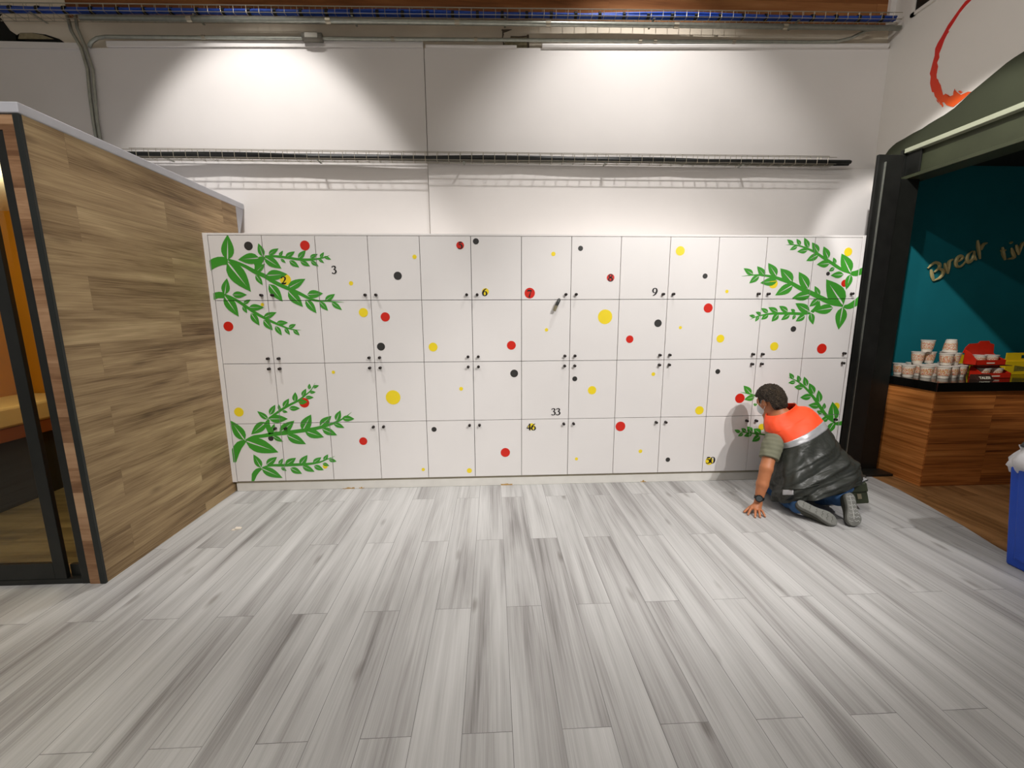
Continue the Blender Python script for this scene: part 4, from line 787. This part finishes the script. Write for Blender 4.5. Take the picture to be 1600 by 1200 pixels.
for x, y, z, lb in bowls[1:]: copy_tree(bw0, None, lb, (x, y, z), (0, 0, 2.0*x))
# dark carton panel with white lettering leaning in front
t = thing('dark_carton', (6.33, -.06, ZC), 'small dark carton with white lettering in front of the red cartons', 'carton')
build(MB().hexa([(6.27, -.12, ZC), (6.42, -.12, ZC), (6.42, -.055, ZC), (6.27, -.055, ZC)], [(6.27, -.085, ZC+.042), (6.42, -.085, ZC+.042), (6.42, -.055, ZC+.042), (6.27, -.055, ZC+.042)]), 'carton_body', 'carton_dark', t, bevel=.001)
fc = bpy.data.curves.new('lettering', 'FONT'); fc.body = 'TALES!'; fc.size = .034; fc.shear = .3; fc.extrude = .0006; fc.offset = .0006
fo = bpy.data.objects.new('tmp', fc); COL.objects.link(fo)
me = bpy.data.meshes.new_from_object(fo.evaluated_get(bpy.context.evaluated_depsgraph_get())); bpy.data.objects.remove(fo)
lo = bpy.data.objects.new('lettering', me); COL.objects.link(lo); me.materials.clear(); me.materials.append(MATS['print_white'])
lo.parent = t; lo.location = (6.285-6.33, -.1195+.0+.06, .010); lo.rotation_euler = (math.atan2(.042, .035), 0, 0)
# yellow cartons
def yellow(x, y, z, w, d, h, label):
    t = thing('handled_carton', (x+w/2, y+d/2, z), label, 'carton')
    b = MB().box((x, y, z), (x+w, y+d, z+h))
    build(b, 'carton_body', 'carton_yellow', t, bevel=.002)
    hp = MB(); yy = y+.012; z1 = z+h; z2 = z+h+.075; hx = x+w*.42; hw = .055
    hp.box((x+.01, yy, z1), (hx-hw, yy+.006, z2)).box((hx+hw, yy, z1), (x+w-.005, yy+.006, z2)).box((hx-hw, yy, z1), (hx+hw, yy+.006, z1+.022)).box((hx-hw, yy, z1+.054), (hx+hw, yy+.006, z2))
    build(hp, 'handle_panel', 'carton_yellow', t)
    build(MB().prism([(x+w*.18, z+.03), (x+w*.95, z+.045), (x+w*.95, z+.075), (x+w*.4, z+.07), (x+w*.18, z+.085)], y-.0012, y-.0002), 'print', 'carton_print', t)
    return t
yellow(6.86, .16, ZC, .50, .20, .125, 'yellow carton with a carry handle at the right end of the counter')
t = thing('open_carton', (6.76, .38, ZC), 'open yellow carton with a dark gap behind the red cartons', 'carton')
build(MB().prism([(6.62, ZC), (6.855, ZC), (6.855, ZC+.15), (6.62, ZC+.175)], .38, .385).box((6.62, .24, ZC), (6.625, .385, ZC+.10)).prism([(6.62, ZC), (6.855, ZC), (6.855, ZC+.085), (6.62, ZC+.10)], .235, .24), 'carton_walls', 'carton_yellow', t)
build(box((6.625, .241, ZC), (6.854, .379, ZC+.05)), 'carton_inside', 'carton_dark', t)

# ------------------------------------------------------------------ person
def V(*a): return np.array(a, dtype=np.float32)
def nrm(a): return a/np.linalg.norm(a)
class Field:
    """signed distance field on a grid, meshed with surface nets"""
    def __init__(s, lo, hi, cell):
        s.lo = np.array(lo, np.float32); s.cell = cell
        n = [int((h-l)/cell)+2 for l, h in zip(lo, hi)]
        ax = [s.lo[i]+cell*np.arange(n[i], dtype=np.float32) for i in range(3)]
        s.ax = ax; s.n = n
        s.d = np.full(n, 9.0, np.float32)
    def sub(s, lo, hi):
        sl = []
        for i in range(3):
            a = max(0, int((lo[i]-s.lo[i])/s.cell)); b = min(s.n[i], int((hi[i]-s.lo[i])/s.cell)+2)
            sl.append(slice(a, max(a+1, b)))
        X, Y, Z = np.meshgrid(s.ax[0][sl[0]], s.ax[1][sl[1]], s.ax[2][sl[2]], indexing='ij')
        return tuple(sl), X, Y, Z
    def join(s, sl, d, k):
        c = s.d[sl]
        if k <= 0: s.d[sl] = np.minimum(c, d)
        else:
            h = np.maximum(k-np.abs(c-d), 0)/k
            s.d[sl] = np.minimum(c, d)-h*h*k*.25
    def cap(s, a, b, ra, rb, k=.01):
        a, b = V(*a), V(*b); m = max(ra, rb)+max(.02, 1.5*k)
        sl, X, Y, Z = s.sub(np.minimum(a, b)-m, np.maximum(a, b)+m)
        ab = b-a; L2 = float(ab@ab)
        t = np.clip(((X-a[0])*ab[0]+(Y-a[1])*ab[1]+(Z-a[2])*ab[2])/L2, 0, 1)
        d = np.sqrt((X-a[0]-t*ab[0])**2+(Y-a[1]-t*ab[1])**2+(Z-a[2]-t*ab[2])**2)-(ra+(rb-ra)*t)
        s.join(sl, d, k); return s
    def ell(s, c, axes, r, k=.01, carve=False):
        c = V(*c); m = max(r)+max(.02, 1.5*k)
        sl, X, Y, Z = s.sub(c-m, c+m)
        q = 0; g = 0
        for ax, rr in zip(axes, r):
            t = ((X-c[0])*ax[0]+(Y-c[1])*ax[1]+(Z-c[2])*ax[2])
            q = q+(t/rr)**2; g = g+(t/rr**2)**2
        q = np.sqrt(q); d = q*(q-1)/np.maximum(np.sqrt(g), 1e-6)
        if carve:
            s.d[sl] = np.maximum(s.d[sl], -d)
        else: s.join(sl, d, k)
        return s
    def plane(s, p, n):   # keep the side opposite to n
        X, Y, Z = np.meshgrid(*s.ax, indexing='ij')
        s.d = np.maximum(s.d, ((X-p[0])*n[0]+(Y-p[1])*n[1]+(Z-p[2])*n[2]).astype(np.float32)); return s
    def mesh(s):
        d = s.d; ins = d < 0
        n0, n1, n2 = [k-1 for k in d.shape]
        cnt = np.zeros((n0, n1, n2), np.float32); acc = np.zeros((n0, n1, n2, 3), np.float32)
        offs = [(i, j, k) for i in (0, 1) for j in (0, 1) for k in (0, 1)]
        cs = sum(ins[o[0]:o[0]+n0, o[1]:o[1]+n1, o[2]:o[2]+n2].astype(np.int8) for o in offs)
        act = np.argwhere((cs > 0) & (cs < 8))
        idm = -np.ones((n0, n1, n2), np.int64); idm[tuple(act.T)] = np.arange(len(act))
        pos = np.zeros((len(act), 3)); w = np.zeros(len(act))
        for a in offs:
            for ax in range(3):
                if a[ax]: continue
                b = list(a); b[ax] = 1
                va = d[tuple((act+a).T)]; vb = d[tuple((act+b).T)]
                m = (va < 0) != (vb < 0); t = np.where(m, va/np.where(m, va-vb, 1), 0)
                pt = np.array(a, float)[None, :].repeat(len(act), 0); pt[:, ax] += t
                pos += pt*m[:, None]; w += m
        pos = (act+pos/w[:, None])*s.cell+s.lo
        faces = []
        for ax in range(3):
            sh = [slice(0, k) for k in d.shape]; sa = list(sh); sb = list(sh)
            sa[ax] = slice(0, d.shape[ax]-1); sb[ax] = slice(1, d.shape[ax])
            e = ins[tuple(sa)] != ins[tuple(sb)]
            E = np.argwhere(e); o1, o2 = [i for i in range(3) if i != ax]
            E = E[(E[:, o1] > 0) & (E[:, o2] > 0) & (E[:, o1] < d.shape[o1]-1) & (E[:, o2] < d.shape[o2]-1)]
            u = np.zeros(3, int); u[o1] = 1; v = np.zeros(3, int); v[o2] = 1
            q = [idm[tuple((E-x).T)] for x in (0*u, u, u+v, v)]
            faces.append(np.stack(q, 1))
        F = np.concatenate(faces); F = F[(F >= 0).all(1)]
        mb = MB(); mb.v = [tuple(p) for p in pos]; mb.f = [tuple(int(i) for i in f) for f in F]
        return mb
def smooth_mod(o, it=4, f=.5):
    m = o.modifiers.new('smooth', 'SMOOTH'); m.factor = f; m.iterations = it

PT = thing('person', (4.6, -.5, 0), 'person kneeling at the lockers in dark vest with orange yoke, hand on floor', 'person')
# landmarks
SHL, ELL_, WRL = (4.325, -.42, .555), (4.205, -.535, .325), (4.143, -.572, .088)
SHR, ELR, WRR = (4.67, -.26, .62), (4.72, -.125, .40), (4.62, -.075, .40)
HC = V(4.36, -.28, .79)
fdir = nrm(V(-.27, .87, -.42)); up0 = V(-.10, .22, .96); up = nrm(up0-fdir*float(up0@fdir)); lft = np.cross(up, fdir)
def H(f, l, u): return tuple(HC+fdir*f+lft*l+up*u)
B = Field((3.98, -.72, -.01), (4.80, -.02, .95), .0036)
# head: skull, face, jaw, nose, ears
B.ell(H(-.01, 0, .015), (fdir, lft, up), (.096, .076, .098), 0)
B.ell(H(.035, 0, -.035), (fdir, lft, up), (.056, .060, .078), .03)
B.cap(H(.055, .0, -.085), H(.075, 0, -.09), .030, .022, .03)
B.cap(H(.088, 0, .01), H(.108, 0, -.022), .009, .013, .012)
for sg in (1, -1):
    B.cap(H(.075, sg*.028, .022), H(.078, sg*.02, .024), .016, .012, .008)
    B.ell(H(.083, sg*.031, .006), (fdir, lft, up), (.010, .014, .010), .004)
    B.ell(H(-.008, sg*.078, -.012), (nrm(fdir-.3*lft*sg), nrm(lft*sg+.3*fdir), up), (.020, .008, .032), .006)
    B.ell(H(-.004, sg*.086, -.008), (nrm(fdir-.3*lft*sg), nrm(lft*sg+.3*fdir), up), (.010, .006, .018), 0, carve=True)
    B.ell(H(.082, sg*.032, .0), (fdir, lft, up), (.004, .012, .004), .003)
B.cap(H(.092, -.018, -.055), H(.092, .018, -.055), .006, .006, .006)
# neck and trunk (inside the vest)
B.cap(H(-.03, 0, -.06), (4.43, -.36, .63), .056, .066, .03)
B.cap((4.42, -.35, .60), (4.56, -.40, .44), .12, .135, .06)
B.cap((4.36, -.42, .56), (4.64, -.27, .61), .065, .065, .05)
# arms
B.cap(SHL, ELL_, .052, .043, .02); B.cap(ELL_, (4.172, -.556, .21), .043, .041, .015); B.cap((4.172, -.556, .21), WRL, .041, .0265, .01)
B.ell((4.222, -.508, .33), (V(1, 0, 0), V(0, 1, 0), V(0, 0, 1)), (.035, .035, .045), .02)
B.cap(SHR, ELR, .052, .043, .02); B.cap(ELR, WRR, .041, .028, .01)
# left hand pressed on the floor, fingers spread
KN = [(4.086, -.588, .036), (4.105, -.602, .037), (4.124, -.606, .035), (4.142, -.600, .030)]
TP = [(4.034, -.632, .0085), (4.062, -.672, .0085), (4.098, -.674, .0085), (4.140, -.666, .008)]
for kq in KN: B.cap((WRL[0], WRL[1], .070), kq, .021, .0125, .014)
B.cap((4.148, -.57, .058), (4.115, -.592, .040), .022, .018, .012)
def finger(F_, kq, tq, r0, r1, lift):
    kq, tq = V(*kq), V(*tq); m1 = kq+(tq-kq)*.45+V(0, 0, lift); m2 = kq+(tq-kq)*.75+V(0, 0, lift*.45)
    F_.cap(kq, m1, r0, r0*.92, .004); F_.cap(m1, m2, r0*.93, r1*1.03, .002); F_.cap(m2, tq, r1*1.02, r1*.9, .002)
for kq, tq, r0 in zip(KN, TP, (.0098, .0102, .0098, .0088)): finger(B, kq, tq, r0, .0082, .011)
B.cap((4.135, -.565, .055), (4.085, -.566, .030), .017, .012, .010); B.cap((4.085, -.566, .030), (4.052, -.580, .016), .0118, .010, .003); B.cap((4.052, -.580, .016), (4.028, -.594, .010), .010, .008, .002)
# right hand on the locker door, hidden behind the trunk
for i in range(4):
    a = (4.582+.012*i, -.052, .412+.016*i*.5); B.cap(WRR, a, .022, .012, .012)
    B.cap(a, (a[0]-.035, -.036, a[2]+.035+.006*i), .0095, .0085, .003); B.cap((a[0]-.035, -.036, a[2]+.035+.006*i), (a[0]-.052, -.034, a[2]+.062), .0085, .0075, .002)
B.cap((4.61, -.07, .39), (4.57, -.045, .375), .014, .010, .006); B.cap((4.57, -.045, .375), (4.545, -.038, .39), .010, .008, .002)
o = build(B.mesh(), 'body', 'skin', PT, smooth=True); smooth_mod(o, 3)
nl = MB()
for kq, tq in zip(KN, TP):
    kq, tq = np.array(kq), np.array(tq); d = (tq-kq); d[2] = 0; d /= np.linalg.norm(d); s_ = np.array([-d[1], d[0], 0])
    c = tq+np.array([0, 0, .0072]); 
    nl.add([c-d*.004-s_*.005, c-d*.004+s_*.005, c+d*.006+s_*.004-[0, 0, .003], c+d*.006-s_*.004-[0, 0, .003], c-d*.004-s_*.005+[0, 0, .0012], c-d*.004+s_*.005+[0, 0, .0012], c+d*.006+s_*.004-[0, 0, .0016], c+d*.006-s_*.004-[0, 0, .0016]],
           [(0, 1, 2, 3), (7, 6, 5, 4), (0, 4, 5, 1), (1, 5, 6, 2), (2, 6, 7, 3), (3, 7, 4, 0)])
build(nl, 'fingernails', 'nail', PT)

# hair: cropped dark curls
m_, nt_, b_ = newmat('hair', .62, 0, .35)
n_ = N(nt_, 'ShaderNodeTexNoise'); n_.inputs['Scale'].default_value = 95; n_.inputs['Detail'].default_value = 4; n_.inputs['Distortion'].default_value = 1.6
nt_.links.new(worldpos(nt_), n_.inputs['Vector'])
nt_.links.new(ramp(nt_, n_.outputs[0], [(.35, (30, 23, 17)), (.55, (66, 54, 41)), (.75, (118, 99, 77))]), b_.inputs['Base Color'])
bump(nt_, b_, n_.outputs[0], 1.0, .03)
Hf = Field(HC-.17, HC+.17, .004)
Hf.ell(H(-.012, 0, .026), (fdir, lft, up), (.110, .092, .106), 0)
Hf.ell(H(-.052, 0, -.035), (fdir, lft, up), (.062, .072, .070), .03)
sl, X, Y, Z = Hf.sub(HC-.2, HC+.2)
wv = .0060*np.sin(X*210+2*np.sin(Z*160))*np.sin(Z*230+2*np.sin(Y*190))*np.sin(Y*200+1.0)+.0030*np.sin(X*95+Z*70)*np.sin(Y*110-Z*60)
Hf.d = (Hf.d+wv).astype(np.float32)
# trim: face opening, hairline round the ear
X, Y, Z = np.meshgrid(*Hf.ax, indexing='ij')
qf = (X-HC[0])*fdir[0]+(Y-HC[1])*fdir[1]+(Z-HC[2])*fdir[2]; ql = (X-HC[0])*lft[0]+(Y-HC[1])*lft[1]+(Z-HC[2])*lft[2]; qu = (X-HC[0])*up[0]+(Y-HC[1])*up[1]+(Z-HC[2])*up[2]
face = np.minimum(qf-.030, .050-qu)                    # positive inside the face zone
low = np.minimum(qf+.055, -.012-qu)+0*qf               # below the ear level in front of the nape
neck = (-.085-qu)
ear = .030-np.sqrt((qf+.002)**2+(qu+.016)**2+0*ql)
Hf.d = np.maximum.reduce([Hf.d, face, low, neck, ear]).astype(np.float32)
o = build(Hf.mesh(), 'hair', 'hair', PT, smooth=True)

# face mask with ear loop
Mf = Field(HC-.17, HC+.17, .004)
Mf.ell(H(.058, 0, -.050), (fdir, lft, up), (.058, .066, .058), 0)
X, Y, Z = np.meshgrid(*Mf.ax, indexing='ij')
qf = (X-HC[0])*fdir[0]+(Y-HC[1])*fdir[1]+(Z-HC[2])*fdir[2]; qu = (X-HC[0])*up[0]+(Y-HC[1])*up[1]+(Z-HC[2])*up[2]
Mf.d = np.maximum.reduce([Mf.d, .030-qf, qu+.012, -.10-qu]).astype(np.float32)
mk = build(Mf.mesh(), 'face_mask', 'mask_white', PT, smooth=True)
build(MB().tube([H(.045, .062, -.03), H(.015, .080, .005), H(-.012, .086, .022), H(-.024, .086, .0), H(-.016, .082, -.03), H(.03, .066, -.065)], .0016, 5), 'ear_loop', 'mask_white', mk)

# vest: lofted shell with folds
RINGS = [  # t, left point, right point, half depth
    (0.00, (4.325, -.575, .070), (4.985, -.47, .205), .185),
    (0.12, (4.300, -.560, .150), (4.975, -.45, .240), .190),
    (0.28, (4.300, -.545, .230), (4.950, -.42, .300), .190),
    (0.50, (4.318, -.510, .345), (4.832, -.38, .435), .170),
    (0.70, (4.352, -.475, .458), (4.728, -.345, .590), .145),
    (0.78, (4.330, -.46, .500), (4.700, -.33, .640), .130),
    (0.88, (4.290, -.445, .555), (4.672, -.305, .700), .110),
    (0.95, (4.268, -.43, .605), (4.620, -.30, .738), .092),
    (1.00, (4.270, -.415, .650), (4.535, -.315, .750), .082),
    (1.05, (4.292, -.40, .695), (4.500, -.32, .775), .080)]
T_ = np.array([r[0] for r in RINGS]); Lp = np.array([r[1] for r in RINGS]); Rp = np.array([r[2] for r in RINGS]); Dp = np.array([r[3] for r in RINGS])
def ci(t, A):
    # smooth (monotone hermite) interpolation of ring data
    A = A if A.ndim > 1 else A[:, None]; out = np.zeros(A.shape[1])
    i = int(np.clip(np.searchsorted(T_, t)-1, 0, len(T_)-2)); h = T_[i+1]-T_[i]; s_ = (t-T_[i])/h
    def sl_(j):
        if j == 0: return (A[1]-A[0])/(T_[1]-T_[0])
        if j == len(T_)-1: return (A[-1]-A[-2])/(T_[-1]-T_[-2])
        return (A[j+1]-A[j-1])/(T_[j+1]-T_[j-1])
    m0, m1 = sl_(i)*h, sl_(i+1)*h
    return (2*s_**3-3*s_**2+1)*A[i]+(s_**3-2*s_**2+s_)*m0+(-2*s_**3+3*s_**2)*A[i+1]+(s_**3-s_**2)*m1
def vest_point(t, th, push=0):
    L_, R_, D_ = ci(t, Lp), ci(t, Rp), ci(t, Dp)[0]
    C_ = (L_+R_)/2; C0 = (ci(max(0, t-.06), Lp)+ci(max(0, t-.06), Rp))/2; C1 = (ci(min(1.05, t+.06), Lp)+ci(min(1.05, t+.06), Rp))/2
    u = (R_-L_)/2; hw = np.linalg.norm(u); u = u/hw; a = C1-C0; a /= np.linalg.norm(a)
    v = np.cross(u, a); v /= np.linalg.norm(v)
    ca, sa = math.cos(th), math.sin(th)
    ex = .80
    cx_ = math.copysign(abs(ca)**ex, ca); sx_ = math.copysign(abs(sa)**ex, sa)
    f = 0
    lowf = max(0, 1-t/.72)
    f += .016*lowf*math.sin(4.2*th+7*t+1.3*math.sin(9*t))
    f += .011*lowf*math.sin(9*th-13*t+.8)*(.5+.5*math.sin(3*th+2))
    dg = th*2.3+t*9.0
    f += .012*math.exp(-((t-.20-.12*math.sin(th*1.5))/.05)**2)*(.4+.6*abs(math.sin(th*2)))
    f -= .012*math.exp(-((t-.32-.16*math.sin(th*1.2+.6))/.04)**2)*(.4+.6*abs(math.cos(th*2)))
    f += .006*math.sin(dg*3.1)*lowf+.0035*math.sin(15*th+5*t)*min(1, lowf*2+.15)
    for c0, k0, w0, a0 in ((.10, .22, .022, .013), (.19, .30, .020, .012), (.30, .34, .024, .014), (.41, .30, .022, .011), (.52, .22, .020, .008)):
        q0 = (t-c0-k0*(th-4.2)*.55)/w0 if th > math.pi else (t-c0+k0*(th-1.6)*.55)/w0
        f += .6*(a0*math.exp(-q0*q0)-.6*a0*math.exp(-(q0+1.5)**2))*(.35+.65*abs(math.sin(1.7*th+c0*20)))*(1 if t < .66 else 0)
    f += .004*math.sin(6*th+22*t)*(1 if .72 < t < .9 else .3)
    if t < .05: f += .006*math.sin(13*th)
    p = C_+u*cx_*(hw+f+push)+v*sx_*(D_+f+push)
    p[1] = min(p[1], -.030)
    p[2] = max(p[2], .006)
    return p
def vest_band(t0, t1, nt_, name, mat, parent, push=0, thick=.004, th0=None, th1=None, nth=150, label=None):
    closed = th0 is None
    ths = [2*math.pi*j/nth for j in range(nth)] if closed else [th0+(th1-th0)*j/(nth-1) for j in range(nth)]
    vs = []
    for i in range(nt_):
        t = t0+(t1-t0)*i/(nt_-1)
        vs += [vest_point(t, th, push) for th in ths]
    m = nth if closed else nth-1
    fs = [(i*nth+j, i*nth+(j+1) % nth, (i+1)*nth+(j+1) % nth, (i+1)*nth+j) for i in range(nt_-1) for j in range(m)]
    o = build(MB().add(vs, fs), name, mat, parent, smooth=True, label=label)
    md = o.modifiers.new('solid', 'SOLIDIFY'); md.thickness = thick; md.offset = 0
    return o
vest = vest_band(0, .702, 100, 'vest', 'vest_dark', PT, label='dark charcoal lower part of the vest')
vest_band(.70, .765, 8, 'reflective_stripe', 'reflective', vest, .0015)
vest_band(.762, 1.05, 44, 'yoke', 'vest_orange', vest, .0005, label='bright orange yoke and collar')
# dark piping along the right shoulder edge and left armhole
build(MB().tube([vest_point(t, -.12, .003) for t in np.linspace(.76, .97, 14)], .005, 6), 'piping', 'vest_dark', vest)
# reflective labels near the hem
def vest_patch(t0, t1, a0, a1, name, mat): vest_band(t0, t1, 8, name, mat, vest, .006, .002, a0, a1, 14)
vest_patch(.095, .155, 2.62, 2.95, 'hem_patch', 'reflective')
vest_patch(.02, .075, .55, .86, 'hem_patch', 'reflective')
vest_band(.16, .185, 4, 'pocket_flap', 'vest_dark', vest, .010, .004, 1.95, 2.72, 24)

# shirt sleeve
S_ = Field((4.14, -.62, .30), (4.50, -.28, .66), .005)
S_.cap((4.36, -.40, .575), (4.285, -.46, .47), .072, .068, .02); S_.cap((4.285, -.46, .47), (4.215, -.525, .345), .068, .066, .02)
dn = nrm(V(*ELL_)-V(*SHL)); S_.plane(np.array(SHL)+dn*.205, dn)
X, Y, Z = np.meshgrid(*S_.ax, indexing='ij'); S_.d += (.0018*np.sin(Z*120+X*60)*np.sin(Y*70+Z*40)).astype(np.float32)
o = build(S_.mesh(), 'shirt_sleeve', 'shirt_grey', PT, smooth=True); smooth_mod(o, 3)

# jeans
J = Field((4.15, -.86, -.005), (5.02, -.03, .48), .0055)
J.cap((4.62, -.50, .24), (4.76, -.44, .26), .145, .14, .05)
J.cap((4.60, -.46, .36), (4.70, -.42, .36), .11, .11, .05)
J.cap((4.58, -.52, .19), (4.43, -.34, .125), .105, .090, .04); J.cap((4.43, -.34, .125), (4.44, -.25, .085), .090, .070, .03)
J.cap((4.46, -.25, .075), (4.42, -.50, .060), .070, .056, .02); J.cap((4.42, -.50, .060), (4.385, -.665, .075), .056, .048, .02)
J.cap((4.80, -.44, .19), (4.70, -.18, .10), .105, .085, .04)
J.cap((4.70, -.16, .075), (4.71, -.48, .062), .068, .056, .02); J.cap((4.71, -.48, .062), (4.70, -.66, .13), .058, .050, .02)
J.cap((4.60, -.60, .19), (4.78, -.56, .20), .080, .080, .04)
X, Y, Z = np.meshgrid(*J.ax, indexing='ij')
J.d += (.005*np.sin(Y*62+X*18+Z*24)*np.sin(X*34+Z*22)).astype(np.float32); J.d = np.maximum(J.d, .003-Z).astype(np.float32)
o = build(J.mesh(), 'jeans', 'denim', PT, smooth=True); smooth_mod(o, 3)

# shoes with soles turned to the viewer
def shoe(heel, toe, nrm_hint, lines, twist=0):
    h, t = V(*heel), V(*toe); a = t-h; L_ = float(np.linalg.norm(a)); a = a/L_
    n = V(*nrm_hint); n = nrm(n-a*float(n@a)); w = np.cross(n, a)
    prof = [(0, .004), (.015, .016), (.05, .026), (.12, .033), (.25, .033), (.42, .031), (.55, .036), (.70, .046), (.80, .048), (.90, .041), (.96, .028), (.99, .014), (1.0, .004)]
    P = lambda s_, ww, d: h+a*(s_*L_)+w*ww+n*d
    arch = lambda s_: -.010*math.sin(math.pi*min(1, max(0, s_)))-.022*max(0, (s_-.62)/.38)**2*1.2
    off = lambda s_: .006*math.sin(math.pi*s_)
    root = MB(); n_ = 28; ss = np.concatenate([[0, .01, .03], np.linspace(.06, .94, 24), [.97, .99, 1.0]])
    hw = np.interp(ss, [q[0] for q in prof], [q[1] for q in prof])
    # upper: rounded loft
    hgt = np.interp(ss, [0, .03, .15, .35, .55, .8, .95, 1], [.012, .05, .078, .082, .070, .052, .030, .006])
    vs = []
    for s_, wv_, hh in zip(ss, hw, hgt):
        for j in range(n_):
            th = math.pi*j/(n_-1); vs.append(P(s_, off(s_)+math.cos(th)*wv_*.97, arch(s_)-.020-math.sin(th)**.75*hh*(1 if j not in (0, n_-1) else 0)))
    k = len(ss)
    up_ = MB().add(vs, [(i*n_+j, i*n_+j+1, (i+1)*n_+j+1, (i+1)*n_+j) for i in range(k-1) for j in range(n_-1)]+[(i*n_, (i+1)*n_, (i+1)*n_+n_-1, i*n_+n_-1) for i in range(k-1)])
    o = build(up_, 'shoe', 'shoe_upper', PT, smooth=True)
    sv = []
    for lay, (d, sc) in enumerate(((0, .90), (-.004, 1.0), (-.018, 1.05), (-.026, 1.0))):
        for s_, wv_ in zip(ss, hw): sv.append(P(s_, off(s_)+wv_*sc, arch(s_)+d))
        for s_, wv_ in zip(ss[::-1], hw[::-1]): sv.append(P(s_, off(s_)-wv_*sc, arch(s_)+d))
    m = 2*k
    f = [(l*m+j, l*m+(j+1) % m, (l+1)*m+(j+1) % m, (l+1)*m+j) for l in range(3) for j in range(m)]
    f += [(j, j+1, m-2-j, m-1-j) for j in range(k-1)]+[(3*m+j, 3*m+m-1-j, 3*m+m-2-j, 3*m+j+1) for j in range(k-1)]
    so = build(MB().add(sv, f), 'sole', 'shoe_sole', o, smooth=False)
    tr = MB()
    def T(s_, f_): 
        wv_ = float(np.interp(s_, [q[0] for q in prof], [q[1] for q in prof])); return P(s_, off(s_)+f_*wv_*.82, arch(s_)+.0005)
    if lines:
        tr.tube([T(s_, -.1) for s_ in np.linspace(.08, .80, 12)], .0028, 5)
        for s0 in (.1, .22, .36, .48, .60, .72, .84):
            tr.tube([T(s0, 0), T(s0+.02, .35), T(s0-.015, .65), T(s0+.03, .95)], .0020, 5)
            tr.tube([T(s0+.02, -.25), T(s0+.035, -.6), T(s0+.01, -.92)], .0016, 5)
    else:
        for s0 in (.14, .3, .46, .6, .72, .84):
            tr.tube([T(s0+.03, -.8), T(s0, -.4), T(s0+.035, 0), T(s0, .4), T(s0+.03, .8)], .0012, 4)
    build(tr, 'tread_pattern', 'tread_pale' if lines else 'shoe_upper', so)
    return o
shoe((4.345, -.70, .135), (4.555, -.835, .046), (-.05, -.62, .78), False)
shoe((4.685, -.745, .215), (4.655, -.865, .028), (-.12, -.86, .48), True)

# watch
wa = nrm(V(*WRL)-V(4.172, -.556, .21)); wc = V(*WRL)+V(.003, -.001, .022)
wu = nrm(np.cross(wa, V(1, 0, 0))); ww = np.cross(wa, wu)
nb = 26; vs = []
for dd, rr in ((-.011, .0315), (-.011, .0345), (.011, .0345), (.011, .0315)):
    vs += [wc+wa*dd+(wu*math.cos(2*math.pi*j/nb)+ww*math.sin(2*math.pi*j/nb))*rr for j in range(nb)]
wt_ = build(MB().add(vs, [(q*nb+j, q*nb+(j+1) % nb, ((q+1) % 4)*nb+(j+1) % nb, ((q+1) % 4)*nb+j) for q in range(4) for j in range(nb)]), 'watch', 'watch_black', PT, bevel=.001)
fd = nrm(V(-.55, -.80, .1)); fd = nrm(fd-wa*float(fd@wa)); fs_ = np.cross(wa, fd)
def disc(c, r, hgt, mat, nm, par, n=24):
    vs = []
    for dz in (0, hgt): vs += [c+fd*dz+(wa*math.cos(2*math.pi*j/n)+fs_*math.sin(2*math.pi*j/n))*r for j in range(n)]
    return build(MB().add(vs, [(j, (j+1) % n, n+(j+1) % n, n+j) for j in range(n)]+[tuple(range(n)), tuple(range(2*n-1, n-1, -1))]), nm, mat, par)
disc(wc+fd*.029, .026, .014, 'watch_black', 'watch_case', wt_); disc(wc+fd*.0425, .019, .0012, 'watch_glass', 'watch_dial', wt_)

# belt pouch on the right hip
pc = V(4.905, -.575, .135); pa = nrm(V(.22, -.12, -.97)); pb_ = nrm(np.cross(pa, V(-.45, -.9, .0))); pn = np.cross(pb_, pa)
def obox(c, u, v, w, a, b_, d):
    return [c+u*x*a+v*y*b_+w*z*d for z in (-1, 1) for x, y in ((-1, -1), (1, -1), (1, 1), (-1, 1))]
q = obox(pc, pb_, pa, pn, .054, .078, .036); po = build(MB().hexa(q[:4], q[4:]), 'belt_pouch', 'pouch_olive', PT, bevel=.012)
q = obox(pc-pa*.052+pn*.005, pb_, pa, pn, .058, .034, .041); build(MB().hexa(q[:4], q[4:]), 'pouch_flap', 'pouch_olive', po, bevel=.008)
q = obox(pc+pa*.016+pn*.039, pb_, pa, pn, .013, .02, .003); build(MB().hexa(q[:4], q[4:]), 'pouch_buckle', 'tag_grey', po, bevel=.002)
